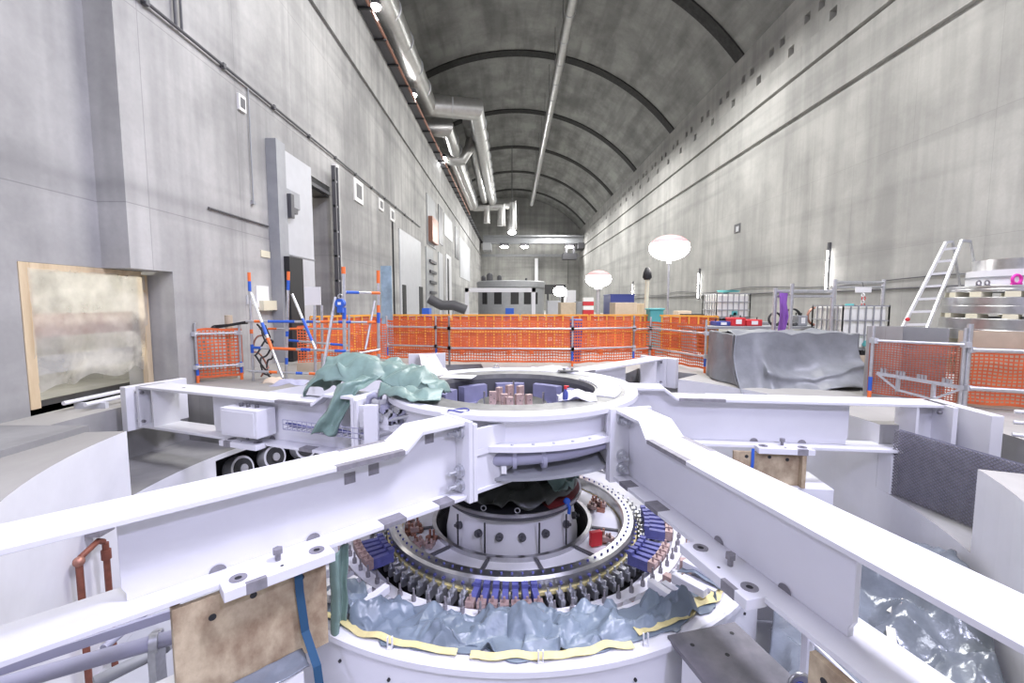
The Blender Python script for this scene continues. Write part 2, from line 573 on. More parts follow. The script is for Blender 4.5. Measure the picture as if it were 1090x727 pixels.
# big steel sliding door
d0, d1, d2 = on_left(282, 149), on_left(292, 152), on_left(331, 176, .16)
t = thing('sliding_steel_door', 'tall light grey steel door slid open on the left wall beside the doorway', 'door', (XL + .1, d1.y, 0))
obj('door_leaf', MB().box(XL + .04, XL + .16, d1.y, d2.y, .05, 5.42), M['lgrey'], t, bevel=.01)
obj('door_frame', MB().box(XL + .003, XL + .26, d0.y, d1.y, .0, 5.5), M['grey'], t)
a, b = on_left(300, 190, .16), on_left(318, 222, .16)
obj('hatch_panel', MB().box(XL + .16, XL + .2, a.y, b.y, b.z - .05, a.z - .2), M['grey'], t)
obj('window_plate', MB().box(XL + .2, XL + .215, a.y + .3, b.y - .45, b.z + .1, a.z - .3), M['paper'], t)
obj('lock_bracket', MB().box(XL + .16, XL + .34, d1.y + .05, d1.y + .22, 3.7, 4.3).box(XL + .16, XL + .30, d1.y + .22, d1.y + .5, 3.85, 4.0), M['darkgrey'], t)
obj('lower_edge_guard', MB().box(XL + .16, XL + .40, d0.y + .15, d1.y + .45, .02, 2.68), M['black'], t)
m = MB()
for z in (2.75,): m.box(XL + .16, XL + .18, d1.y, d2.y, z, z + .03)
obj('panel_seam', m, M['grey'], t)
# door portal lintel box and jamb
t = thing('door_track_housing', 'black door track housing across the top of the open doorway', 'door track', (XL + .05, DY0, DZ - .3))
obj('track_box', MB().box(XL - .5, XL - .02, DY0 + .02, DY1 - .02, DZ - .35, DZ - .02), M['black'], t)
obj('track_channel', MB().box(XL - .02, XL + .06, DY0 + .1, DY1 - .1, DZ - .3, DZ - .2), M['darkgrey'], t)
# light strip inside the side room
t = thing('doorway_tube_light', 'upright lit tube lamp just inside the open doorway', 'lamp', (XL - .55, DY0 + .12, 0))
M['tube'] = emis('tube_glow_warm', (1, .93, .80), 9)
M['tubew'] = emis('tube_glow', (1, .98, .95), 22)
obj('tube', MB().rod((XL - 1.6, DY1 + 2.2, .3), (XL - 1.6, DY1 + 2.2, 4.9), .05), M['tube'], t)
obj('backplate', MB().box(XL - 1.7, XL - 1.5, DY1 + 2.3, DY1 + 2.34, .2, 5), M['lgrey'], t)
_d = bpy.data.lights.new('side_room_fill_light', 'POINT'); _d.energy = 160; _d.color = (1, .92, .78); _d.shadow_soft_size = .2  # unseen point light added to brighten the side room
_o = bpy.data.objects.new('side_room_fill_light', _d); _o.location = (XL - 2.2, DY1 + .6, 3.4); COL.objects.link(_o)
# lifting mast beside the doorway
q0, q1 = on_left(354.5, 181, .26), on_left(358, 332, .26)
t = thing('lifting_mast', 'tall twin-rail hoist mast standing at the right side of the doorway', 'mast', (XL + .3, q0.y, 0))
m = MB()
for dy in (0, .22): m.box(XL + .2, XL + .32, q0.y + dy, q0.y + dy + .09, 0, 5.9)
each('mast_rail', m, M['darkgrey'], t)
obj('white_edge', MB().box(XL + .03, XL + .18, q0.y + .5, q0.y + .72, 0, 6.1), M['paper'], t)
m = MB()
for i in range(7): m.box(XL + .22, XL + .3, q0.y, q0.y + .31, .6 + i * .8, .66 + i * .8)
each('cross_tie', m, M['grey'], t)

# conduit runs
m = MB()
c0, c1 = on_left(185, 33, .06), on_left(452, 248, .06)
zc = 6.38
m.rod((XL + .06, 7.3, zc), (XL + .06, 30, zc), .028, 8)
for i in range(11): m.box(XL, XL + .09, 7.8 + i * 2, 7.88 + i * 2, zc - .05, zc + .05)
a = on_left(182, 12, .06)
m.rod((XL + .06, a.y + .1, zc), (XL + .06, a.y + .1, 9.5), .026, 8).rod((XL + .06, a.y + .25, zc), (XL + .06, a.y + .25, 8.2), .022, 8)
tag(obj('wall_conduit', m, M['darkgrey'], smooth=40), 'dark cable conduit running high along the left concrete wall', 'conduit')
m = MB()
a, b = on_left(264, 95, .04), on_left(270, 214, .04)
m.rod((XL + .04, a.y, zc - .05), (XL + .04, a.y, b.z), .018, 6).box(XL, XL + .07, a.y - .05, a.y + .05, b.z - .08, b.z)
tag(obj('drop_conduit', m, M['grey']), 'thin grey conduit dropping down the left wall from the long conduit', 'conduit')
m = MB()
a, b = on_left(222, 221, .03), on_left(286, 241, .03)
m.rod(a, b, .018, 6)
tag(obj('low_conduit', m, M['darkgrey']), 'short thin dark rail on the left wall beside the steel door', 'conduit')
# wall boxes: white vents with dark centres
def wallbox(px, py, w, h, label, frame='paper', dep=.05, inner='darkgrey', grp=None):
    p = on_left(px, py)
    t = thing('wall_vent', label, 'vent', (XL, p.y, p.z), grp)
    m = MB().box(XL + .001, XL + dep, p.y - w / 2, p.y + w / 2, p.z - h / 2, p.z + h / 2)
    obj('frame', m, M[frame], t)
    obj('grille', MB().box(XL + dep, XL + dep + .012, p.y - w * .3, p.y + w * .3, p.z - h * .3, p.z + h * .3), M[inner], t)
wallbox(256, 110, .26, .34, 'white square vent box high on the left wall before the steel door')
wallbox(381, 204, 1.0, .85, 'large white framed vent on the left wall past the doorway')
wallbox(405, 218, .7, .5, 'small white vent box under the conduit, third along the left wall')
wallbox(417, 229, .8, .6, 'farthest white vent box on the left wall above a dark door edge')
wallbox(370, 38, .8, 1.1, 'dark flat patch coloured as a rectangular hole high on the left wall near the ceiling ledge', 'darkgrey', .02, 'black')  # flat box; the hole's shade is put into its dark colour
# cable tray with copper rails along the left ledge
t = thing('crane_power_rail', 'orange crane power rail running along the top edge of the left wall', 'crane rail', (XL + .3, 8, LT))
obj('tray', MB().box(XL + .10, XL + .5, 9, 88, LT - .22, LT - .16).box(XL + .47, XL + .5, 9, 88, LT - .16, LT - .02), M['darkgrey'], t)
m = MB()
for x in (.2, .28, .36): m.box(XL + x, XL + x + .05, 9, 60, LT + .02, LT + .12)
for x in (.52,): m.box(XL + x, XL + x + .05, 9, 60, LT - .24, LT - .06)
each('conductor_rail', m, M['copper'], t)
m = MB()
for i in range(36): m.box(XL + .10, XL + .62, 10 + i * 2.1, 10.1 + i * 2.1, LT - .30, LT - .24)
each('tray_bracket', m, M['black'], t)
# steel doors further along
def fardoor(px0, px1, py0, py1, nm, mm, dep=.06):
    a, b = on_left(px0, py0), on_left(px1, py1)
    z1 = a.z
    obj(nm, MB().box(XL + .001, XL + dep, a.y, b.y, .01, z1), M[mm], **ST)
fardoor(417, 419.5, 236, 325, 'door_1', 'black')
fardoor(424, 448, 243, 325, 'door_2', 'lgrey')
fardoor(427, 431, 303, 325, 'door_3', 'black', .1)
fardoor(445, 449, 305, 325, 'door_4', 'black', .1)
fardoor(466, 471, 268, 325, 'door_5', 'lgrey', .09)
fardoor(474, 480, 270, 325, 'door_6', 'white', .09)
fardoor(475, 477, 275, 325, 'door_7', 'black', .12)
fardoor(452.5, 461, 262, 325, 'door_8', 'grey', .07)
def farwin(px0, px1, py0, py1, nm, mm, dep=.05):
    a, b = on_left(px0, py0), on_left(px1, py1)
    obj(nm, MB().box(XL + .001, XL + dep, a.y, b.y, b.z, a.z), M[mm], **ST)
farwin(466, 471, 217, 262, 'window_1', 'darkgrey')
farwin(484, 488, 241, 277, 'window_2', 'darkgrey')
farwin(472.5, 481, 226, 258, 'window_3', 'lgrey')
farwin(440, 446, 256, 285, 'window_4', 'paper')
farwin(489, 500, 252, 300, 'window_5', 'lgrey')
# red heater grid high on the wall
a, b = on_left(455, 231), on_left(462, 262)
t = thing('wall_busbar_rack', 'tall rack of copper coloured bars high on the left wall', 'rack', (XL, a.y, b.z))
obj('backboard', MB().box(XL + .001, XL + .06, a.y - .4, b.y + .5, b.z - .2, a.z + 1.6), M['grey'], t)
for i in range(9):
    z = b.z + (a.z - b.z) * (i + .3) / 9
    obj('bar', MB().box(XL + .06, XL + .35, a.y, b.y, z, z + .22), M['copper'], t)
for i in range(5):
    tag(obj('cable_clamp', MB().box(XL + .001, XL + .2, a.y, b.y, 1.4 + i * .75, 1.6 + i * .75), M['darkgrey']), 'dark cable clamp on the left wall below the copper rack', 'clamp', 'cable clamps below the copper rack')

# ================================================================ DUCTS
def duct(name, pts, r, label, seg=2.6):
    t = thing(name, label, 'duct', pts[0])
    obj('duct_run', MB().tube(pts, r, 20), M['duct'], t, smooth=40)
    m = MB()
    for p, q in zip(pts, pts[1:]):
        p, q = Vector(p), Vector(q)
        n = int((q - p).length / seg)
        for i in range(1, n + 1):
            c = p + (q - p) * (i / (n + 1)); dd = (q - p).normalized() * .03
            m.rod(c - dd, c + dd, r * 1.04, 20)
    if m.v: each('joint_ring', m, M['lgrey'], t, smooth=40)
    return t
def P(px, py, y):
    v = ony(px, py, y); return (v.x, v.y, v.z)
z1 = 15.4
def at_z(px, py, z):
    v = onz(px, py, z); return Vector((v.x, v.y, v.z))
k1 = at_z(456, 112, 14.6)
k2 = at_z(509, 131, 14.6)
k2 = Vector((k2.x, k1.y + .6, 14.6))
k3 = Vector((k2.x - .1, 62, 14.6))
duct('ventilation_duct', [(k1.x, 9, 14.6), (k1.x, k1.y, 14.6), tuple(k2), tuple(k3), (k3.x + 2.6, 62.3, 14.6), (k3.x + 2.6, 62.5, 11.3)], .62,
     'largest silver ventilation duct, stepping sideways under the vault')
j1 = at_z(446, 144, 13.9)
duct('ventilation_duct', [(j1.x - 3, 33.5, 13.9), (-4.6, 33.5, 13.9), (-4.75, 60, 13.9), (-1.4, 60.5, 13.9), (-1.4, 60.6, 11.5)], .55,
     'silver duct coming out of the left ledge and turning along the wall')
duct('ventilation_duct', [(-3.4, 37, 15.6), (-3.5, 61, 14.4), (-.4, 61.5, 14.3)], .5, 'inner silver duct between the largest duct and the wall duct')
duct('ventilation_duct', [(-5.15, 39.5, 13.7), (-5.2, 59, 13.6), (-3.2, 59.3, 13.6), (-3.2, 59.3, 11.6)], .42, 'lowest silver duct resting along the left ledge')
duct('ventilation_duct', [(-6.6, 38.5, 14.2), (-4.9, 38.5, 13.1), (-4.1, 38.6, 13.2), (-3.5, 38.8, 14.2), (-3.4, 39.2, 15.2)], .42, 'short curved silver duct crossing under the other ducts')
# ceiling luminaire trunk
p0 = (3.15, 6, 17.3); p1 = (3.15, 75, 17.3)
t = thing('ceiling_trunking', 'long straight silver trunking hung along the crown of the vault', 'trunking', p0)
obj('trunk', MB().tube([p0, p1], .31, 16), M['duct'], t, smooth=40)
m = MB()
for i in range(26): m.rod((3.15, 8 + i * 2.6, 17.3), (3.15, 8.06 + i * 2.6, 17.3), .33, 16)
each('joint_ring', m, M['lgrey'], t, smooth=40)
m = MB()
for i in range(13): m.rod((3.15, 9 + i * 5.2, 17.55), (3.15, 9 + i * 5.2, 21.55), .02, 6)
each('hanger_rod', m, M['darkgrey'], t)
# ledge lamps
M['lamp'] = emis('lamp_glow', (1, .98, .95), 60)
def ledge_lamp(p, label, r=.2, e=0):
    t = thing('flood_lamp', label, 'lamp', p, None)
    obj('housing', MB().lathe([(.02, p[2] + .32), (.12, p[2] + .3), (r * 1.25, p[2] + .02), (r * 1.05, p[2])], (p[0], p[1]), 20), M['darkgrey'], t)
    obj('lens', MB().sph((p[0], p[1], p[2] - .03), r, r, r * .55, 16, 8), M['lamp'], t, smooth=180)
    if e > 1000: obj('hanger_rod', MB().rod((p[0], p[1], p[2] + .3), (p[0], p[1], 21.4), .05, 8), M['darkgrey'], t)
    if e:
        ld = bpy.data.lights.new('lamp_light', 'POINT'); ld.energy = e; ld.shadow_soft_size = .3
        lo = bpy.data.objects.new('lamp_light', ld); lo.location = (p[0], p[1], p[2] - .35); COL.objects.link(lo)
ledge_lamp(tuple(at_z(400, 7, 13.6)), 'bright round lamp on the left ledge nearest the camera', .2, 260)
ledge_lamp(tuple(at_z(440, 101, 13.35)), 'bright round lamp on the left ledge beside the large duct', .2, 260)
ledge_lamp(tuple(at_z(473, 168, 13.25)), 'bright round lamp on the left ledge beneath the curved duct', .22, 300)
ledge_lamp(P(545, 247, 60), 'brightest far lamp hanging where the ducts turn down', .55, 3500)

# ================================================================ FAR END
t = thing('overhead_crane', 'overhead travelling crane spanning the far end of the hall', 'crane', (3, 86, 12.2))
obj('girder', MB().box(XL + .7, XR - .15, 84.6, 86, 12.3, 13.5).box(XL + .7, XR - .15, 84.2, 84.6, 13.5, 13.7), M['grey'], t)
obj('end_carriage', MB().box(XL + .7, XL + 2.2, 83.5, 87.5, 11.0, 12.3), M['lgrey'], t)
obj('end_carriage', MB().box(XR - 1.2, XR - .15, 83.5, 87.5, 11.3, 12.3), M['darkgrey'], t)
obj('hoist_trolley', MB().box(9.3, 11.9, 84, 86.4, 9.4, 10.5).box(9.8, 10.2, 84.8, 85.4, 10.5, 12.3).box(11.2, 11.6, 84.8, 85.4, 10.5, 12.3), M['darkgrey'], t)
obj('hoist_rope', MB().rod((10.4, 85.2, 9.4), (10.4, 85.2, 5), .04, 6), M['black'], t)
for i, x in enumerate((-1.4, 2.3, 10.5)):
    tt = thing('crane_lamp', ('left', 'middle', 'right')[i] + ' one of three lit lamps under the far overhead crane', 'lamp', (x, 84.2, 11.7))
    obj('lens', MB().sph((x, 84.2, 11.6), .7, .5, .22, 14, 8), M['lamp'], tt, smooth=180)
    obj('hood', MB().box(x - .8, x + .8, 83.9, 84.6, 11.75, 12.28), M['darkgrey'], tt)
obj('trim_far_band', MB().box(XL, XR, YE - .15, YE, 10.4, 10.9), M['grey'], **ST)
m = MB().box(4.4, 5.0, 88.6, 89.2, 0, 10)
obj('trim_far_post', m, M['white'], **ST)
# ================================================================ BEARING BRACKET (white six-armed spider)
HC = (HX, HY)
ZT, ZR, ZB = .32, .44, -.28              # arm top flange, raised root, underside
br = thing('bearing_bracket', 'huge white six-armed steel bracket with a round hub, spanning the machine pit', 'bracket', (HX, HY, ZB))
# hub
hub = MB()
hub.lathe([(1.40, .43), (1.44, .47), (1.54, .47), (1.56, .45), (1.56, .40), (1.53, .38), (1.455, .36), (1.44, .33), (1.44, .16),
           (1.40, .16), (1.40, .43)], HC, 128, closed=False)
obj('hub_ring', hub, M['white'], br, smooth=35)
obj('hub_top_plate', MB().ring(1.05, 1.405, .38, .445, HC, 128), M['ringsteel'], br, smooth=35)
obj('hub_inner_wall', MB().ring(1.05, 1.10, -.12, .38, HC, 96), M['darkgrey'], br, smooth=35)
obj('shelf_flange', MB().ring(1.36, 1.60, .11, .165, HC, 96), M['white'], br, smooth=35)
m = MB().lathe([(1.30, .11), (1.30, -.08), (1.48, -.17), (1.52, -.17), (1.52, -.20), (.9, -.20), (.9, -.17)], HC, 96)
obj('lower_cone', m, M['grey'], br, smooth=35)
m = MB()
for i in range(48):
    a = 2 * PI * i / 48
    m.cyl((HX + 1.55 * math.cos(a), HY + 1.55 * math.sin(a)), .014, .165, .18, 8)
each('shelf_bolt', m, M['lgrey'], br)
# vent slots on the rim, left front
m = MB()
for i in range(9):
    a = math.radians(-127 + i * 1.9)
    c = (HX + 1.445 * math.cos(a), HY + 1.445 * math.sin(a))
    m.obox(c, a, .006, .012, .265, .32)
each('vent_slot', m, M['black'], br)
# pipes inside the hub undercut
m = MB()
pts = [(HX + 1.47 * math.cos(math.radians(a)), HY + 1.47 * math.sin(math.radians(a)), -.015 + .0012 * (a + 110)) for a in range(-128, -40, 4)]
m.tube(pts, .068, 12)
pts = [(HX + 1.43 * math.cos(math.radians(a)), HY + 1.43 * math.sin(math.radians(a)), .075) for a in range(-108, -56, 4)]
m.tube(pts, .02, 8)
each('oil_pipe', m, M['lav'], br, smooth=60)
for a in (-99, -89, -78):
    a = math.radians(a)
    c = Vector((HX + 1.47 * math.cos(a), HY + 1.47 * math.sin(a), -.005))
    t_ = Vector((-math.sin(a), math.cos(a), 0))
    m = MB().rod(c - t_ * .02, c + t_ * .02, .085, 14)
    m.box(c.x - .02, c.x + .02, c.y - .07, c.y - .03, c.z - .02, c.z + .12)
    obj('pipe_clamp', m, M['lav'], br, smooth=40)
a = math.radians(-93)
obj('paper_tag', MB().box(HX + 1.49 * math.cos(a) - .025, HX + 1.49 * math.cos(a) + .025, HY - 1.502, HY - 1.498, -.13, .06), M['paper'], br)

ARMS = [('L', 159.5, 1.06, 3.98), ('FL', 222.5, .815, 3.88), ('FR', 284.2, .88, 3.86), ('R', -7.5, .33, 4.17), ('BR', 43.3, .84, 3.9), ('BL', 103, .85, 3.9)]
AF = {}


def frame(deg, off):
    t = math.radians(deg)
    d = Vector((math.cos(t), math.sin(t), 0)); n = Vector((-d.y, d.x, 0))
    def Tm(s, o, z): return Vector((HX, HY, 0)) + d * s + n * (off + o) + Vector((0, 0, z))
    return Tm


def abox(m, T, s0, s1, o0, o1, z0, z1):
    return m.hexa([T(s0, o0, z0), T(s1, o0, z0), T(s1, o1, z0), T(s0, o1, z0), T(s0, o0, z1), T(s1, o0, z1), T(s1, o1, z1), T(s0, o1, z1)])


HW, FT = .19, .035
for nm, deg, off, web in ARMS:
    T = frame(deg, off); AF[nm] = T
    SE = {'L': 5.30}.get(nm, 5.14); RS = 1.48
    m = MB()
    # top flange: raised root, slope, straight run
    prof = [(RS, ZR), (1.92, ZR), (2.08, ZT), (SE, ZT)]
    hw = [.17, .17, HW, HW]
    for i in range(3):
        (sa, za), (sb, zb) = prof[i], prof[i + 1]
        m.hexa([T(sa, -hw[i], za - FT), T(sb, -hw[i + 1], zb - FT), T(sb, hw[i + 1], zb - FT), T(sa, hw[i], za - FT),
                T(sa, -hw[i], za), T(sb, -hw[i + 1], zb), T(sb, hw[i + 1], zb), T(sa, hw[i], za)])
    abox(m, T, RS, SE, -HW, HW, ZB, ZB + FT)
    # web with a rounded lower corner
    wv = [(RS, ZB + FT), (web - .02, ZB + FT), (web - .02, ZB + FT + .05), (web, ZB + FT + .09), (web, ZT - FT), (2.08, ZT - FT), (1.92, ZR - FT), (RS, ZR - FT)]
    vs = [T(s, -.02, z) for s, z in wv] + [T(s, .02, z) for s, z in wv]
    n = len(wv)
    m.add(vs, [tuple(range(n)), tuple(range(2 * n - 1, n - 1, -1))] + [(i, (i + 1) % n, n + (i + 1) % n, n + i) for i in range(n)])
    arm = obj('arm', m, M['white'], br, bevel=.004)
    # end posts, end plate and anchor bracket
    m = MB()
    abox(m, T, SE - .30, SE - .05, -.02, .02, ZB + FT, ZT - FT); abox(m, T, SE - .33, SE - .30, -HW + .01, HW - .01, ZB + FT, ZT - FT)
    obj('end_post', m, M['white'], arm)
    oc = {'L': -.13, 'R': -.25}.get(nm, 0)
    m = MB(); abox(m, T, SE - .05, SE, -.24 + oc / 3, .24 + oc / 3, ZB, ZT)
    obj('end_plate', m, M['white'], arm)
    m = MB(); abox(m, T, SE + .05, SE + .17, -.43 + oc, .43 + oc, ZB - .04, ZT + .0)
    obj('anchor_bracket', m, M['white'], arm, bevel=.006)
    m = MB()
    for o in (-.16, .16):
        for z in (-.19, .23): m.rod(T(SE - .09, o, z), T(SE + .06, o, z), .022, 10)
    each('anchor_bolt', m, M['greyp'], arm, smooth=40)
    # root plate with big bolts
    m = MB(); abox(m, T, RS - .045, RS, -.23, .23, ZB - .03, ZR + .01)
    obj('root_plate', m, M['white'], arm, bevel=.004)
    m = MB(); abox(m, T, RS - .095, RS - .05, -.23, .23, ZB - .03, ZR - .02)
    abox(m, T, .95, RS - .095, -.2, .2, .10, .165); abox(m, T, .9, RS - .095, -.2, .2, ZB + .02, ZB + .06)
    vs = [(RS - .095, ZB + .06), (RS - .095, .10), (.95, .10), (.75, -.19), (.75, ZB + .06)]
    for oo in (-.17, .17):
        P_ = [T(s, oo - .015, z) for s, z in vs] + [T(s, oo + .015, z) for s, z in vs]
        m.add(P_, [(0, 1, 2, 3, 4), (9, 8, 7, 6, 5)] + [(i, (i + 1) % 5, 5 + (i + 1) % 5, 5 + i) for i in range(5)])
    abox(m, T, 1.0, RS - .095, -.2, -.17, .165, .36); abox(m, T, 1.0, RS - .095, .17, .2, .165, .36)
    obj('hub_lug', m, M['white'], arm, bevel=.004)
    for sd in (-1, 1):
        for z in (.335, -.03, -.165):
            o = sd * .105
            m = MB().rod(T(RS, o, z), T(RS + .03, o, z), .058, 20)
            m.rod(T(RS + .03, o, z), T(RS + .065, o, z), .04, 6).rod(T(RS + .065, o, z), T(RS + .14, o, z), .019, 10)
            obj('root_bolt', m, M['galv'], arm, smooth=30)
    # bottom pads with pin plugs and a lifting bolt
    s0, s1 = {'L': (2.86, 3.5), 'FL': (2.74, 3.42), 'FR': (2.8, 3.46)}.get(nm, (3.02, 3.66))
    near = {'L': 1, 'FL': 1, 'FR': -1, 'R': -1, 'BR': -1, 'BL': 1}[nm]
    m = MB(); abox(m, T, s0, s1, -HW - .012, HW + .012, ZB - .035, ZB + FT + .012) if False else None
    if near > 0: abox(m, T, s0, s1, HW - .02, HW + .13, ZB - .03, ZB + FT + .004)
    else: abox(m, T, s0, s1, -HW - .13, -HW + .02, ZB - .03, ZB + FT + .004)
    obj('bearing_pad', m, M['white'], arm, bevel=.004)
    zt = ZB + FT + .004
    for s in (s0 + .09, s1 - .1):
        c = T(s, near * (HW + .02), 0)
        m = MB().ring(.022, .052, zt - .02, zt + .004, c, 20)
        obj('pin_socket', m, M['greyp'], arm, smooth=30)
        obj('pin_core', MB().cyl(c, .022, zt - .02, zt + .001, 12), M['black'], arm)
    c = T(s0 + .33, near * (HW - .03), 0)
    obj('eye_bolt', MB().cyl(c, .018, zt, zt + .06, 10).cyl(c, .034, zt + .05, zt + .085, 6), M['greyp'], arm)
    c = T(s0 + .33, near * (HW + .06), 0)
    obj('small_hole', MB().cyl(c, .011, zt - .01, zt + .0015, 10), M['black'], arm)
    # bare primer patches on flange edges and web
    m = MB()
    e = .0015
    o1 = near * (HW + .002)
    for (sa, sb) in ((2.10, 2.66),):
        lo, hi = sorted((near * (HW - .055), o1))
        abox(m, T, sa, sb, lo, hi, ZT - FT - e, ZT + e)
        lo, hi = sorted((-near * (HW - .05), -o1))
        abox(m, T, sa, sb - .15, lo, hi, ZT - FT - e, ZT + e)
    for (sa, sb) in ((1.62, 1.78), (2.1, 2.3), (s0 + .44, s0 + .56)):
        lo, hi = sorted((near * (HW - .12), o1 + near * (.001 if sa < 3 else .131)))
        if sa > 3: lo, hi = sorted((near * (HW + .10), near * (HW + .1315)))
        abox(m, T, sa, sb, lo, hi, ZB - e - (.03 if sa > 3 else 0), ZB + FT + e + (.004 if sa > 3 else 0))
    for (sa, z) in ((1.72, .27), (2.25, .12), (2.45, .10)):
        lo, hi = sorted((near * .0195, near * .0225))
        if nm in ('FL',): abox(m, T, sa, sa + .09, lo, hi, z, z + .09)
    each('primer_patch', m, M['greyp'], arm)
    # half-round notches where web meets the lower flange
    m = MB()
    for s in (s0 + .05, s1 - .02):
        c = T(s, near * .022, ZB + FT)
        vs = [c] + [T(s + .05 * math.cos(k * PI / 8), near * .0225, ZB + FT + .045 * math.sin(k * PI / 8)) for k in range(9)]
        vs2 = [v + (T(0, near * .004, 0) - T(0, 0, 0)) for v in vs]
        m.add(list(vs2), [tuple(range(10))])
    each('weld_notch', m, M['greyp'], arm)
    for s in (4.55,):
        obj('drain_hole', MB().cyl(T(s, .02, 0), .022, ZT - .01, ZT + .001, 12), M['black'], arm)

# thrust block inside the hub
tb = thing('thrust_collar', 'round steel collar carrying upright copper blocks, inside the hub opening', 'collar', (HX, HY, -.1))
obj('shaft', MB().cyl(HC, .30, -.55, .16, 40), M['darkgrey'], tb, smooth=40)
m = MB().lathe([(.0005, .16), (.36, .16), (.44, .19), (.46, .23), (.44, .25), (.36, .235), (.3, .23), (.0005, .23)], HC, 64)
obj('collar_dish', m, M['steel'], tb, smooth=40)
for i, (a, r, w, h) in enumerate(((200, .26, .09, .17), (235, .17, .085, .15), (262, .24, .09, .13), (292, .22, .09, .16), (320, .27, .08, .15), (100, .2, .1, .2), (60, .22, .1, .19), (140, .22, .09, .18))):
    t = math.radians(a)
    c = (HX + r * math.cos(t), HY + r * math.sin(t))
    blk = obj('copper_block', MB().obox(c, .15 * i, w / 2, .03, .23, .23 + h), M['pink'], tb, bevel=.004)
    m = MB()
    for k in range(3):
        m.rod((c[0] - .02 + .02 * (k % 2) * 2, c[1] - .028, .27 + k * .045), (c[0] - .02 + .04 * (k % 2), c[1] - .034, .27 + k * .045), .008, 8)
    each('bolt_head', m, M['darkgrey'], blk)
each('guide_pin', MB().rod((HX - .35, HY - .1, .22), (HX - .35, HY - .1, .40), .012, 8).rod((HX + .02, HY + .35, .22), (HX + .02, HY + .35, .46), .012, 8).rod((HX + .40, HY - .05, .22), (HX + .40, HY - .05, .38), .012, 8), M['steel'], tb)
M['segm'] = mat('violet_grey_segment', (.26, .26, .40), .5, var=.15, scale=5)
# guide-bearing segments standing round the opening
for i in range(9):
    a = math.radians(20 + i * 36)
    w = math.radians(13)
    m = MB().ring(.86, .98, .02, .33, HC, 10, a - w, a + w)
    m.ring(.80, .86, .02, .10, HC, 10, a - w * .6, a + w * .6)
    o = obj('bearing_segment', m, M['segm'], br)
obj('hub_floor', MB().ring(.5, 1.08, -.06, .0, HC, 64), M['darkgrey'], br)

# ================================================================ GENERATOR BELOW
ro = thing('generator_rotor', 'round rotor with polished rim ring and copper clamps, seen in the pit under the hub', 'rotor', (HX, HY, -1.7))
obj('rim_ring', MB().lathe([(1.41, -1.30), (1.41, -1.17), (1.43, -1.155), (1.54, -1.155), (1.565, -1.18), (1.565, -1.30)], HC, 144), M['steel'], ro, smooth=35)
obj('gold_band', MB().ring(1.40, 1.585, -1.335, -1.30, HC, 144), M['tapeY'], ro, smooth=35)
m = MB()
for i in range(90):
    a = 2 * PI * i / 90
    m.rod((HX + 1.56 * math.cos(a), HY + 1.56 * math.sin(a), -1.24), (HX + 1.585 * math.cos(a), HY + 1.585 * math.sin(a), -1.24), .016, 8)
each('ring_bolt', m, M['indigo'], ro, smooth=40)
m = MB()
for i in range(90):
    a = 2 * PI * (i + .5) / 90
    m.cyl((HX + 1.485 * math.cos(a), HY + 1.485 * math.sin(a)), .012, -1.155, -1.14, 8)
each('ring_stud', m, M['indigo'], ro)
fl_ = MB().ring(1.02, 1.41, -1.36, -1.31, HC, 96)
obj('spider_plate', fl_, M['white_matt'], ro, smooth=35)
m = MB()
for i in range(12):
    a = math.radians(15 + 30 * i)
    m.obox((HX + 1.2 * math.cos(a), HY + 1.2 * math.sin(a)), a, .16, .02, -1.31, -1.285)
each('plate_rib', m, M['darkgrey'], ro)
obj('well_rim', MB().ring(.985, 1.035, -1.40, -1.255, HC, 96), M['steel'], ro, smooth=35)
obj('well_wall', MB().lathe([(.985, -1.3), (.985, -1.75), (.6, -1.75)], HC, 96), M['darkgrey'], ro, smooth=35)
m = MB().lathe([(.60, -.93), (.72, -.95), (.80, -1.10), (.85, -1.36), (.85, -1.74)], HC, 96)
drum = obj('inner_drum', m, M['white_matt'], ro, smooth=35)
for a in (-140, -118, -100, -82, -62, -38, -20):
    t = math.radians(a)
    c0 = Vector((HX + .80 * math.cos(t), HY + .80 * math.sin(t), -1.14)); dd = Vector((math.cos(t), math.sin(t), .2)).normalized()
    obj('drum_plug', MB().rod(c0 - dd * .02, c0 + dd * .05, .045, 12).rod(c0 + dd * .05, c0 + dd * .09, .02, 8), M['darkgrey'], drum, smooth=40)
m = MB()
for a in (-110, -70, -45, -135):
    t = math.radians(a)
    m.rod((HX + .90 * math.cos(t), HY + .90 * math.sin(t), -1.72), (HX + .90 * math.cos(t), HY + .90 * math.sin(t), -.95), .01, 6)
each('guide_rod', m, M['black'], ro)
m = MB().lathe([(.40, -.84), (.86, -.84), (.885, -.86), (.885, -.90), (.86, -.93), (.40, -.94)], HC, 96)
disc = obj('coupling_disc', m, M['darkgrey'], ro, smooth=35)
obj('disc_rim', MB().ring(.875, .895, -.875, -.835, HC, 96), M['steel'], disc, smooth=35)
obj('dark_deck', MB().ring(.40, .872, -.84, -.834, HC, 64), M['black'], disc)
obj('oxide_deck', MB().ring(.60, .87, -.838, -.828, HC, 20, math.radians(-60), math.radians(20)), mat('oxide_red', (.22, .03, .03), .5), disc)
obj('rotor_shaft', MB().cyl(HC, .46, -.84, -.2, 48), M['grey'], ro, smooth=40)
m = MB()
for a in (-112, -86):
    t = math.radians(a)
    m.torus((HX + .86 * math.cos(t), HY + .86 * math.sin(t), -.80), .028, .007, 'y', 16, 6)
each('eye_bolt', m, M['galv'], disc, smooth=60)

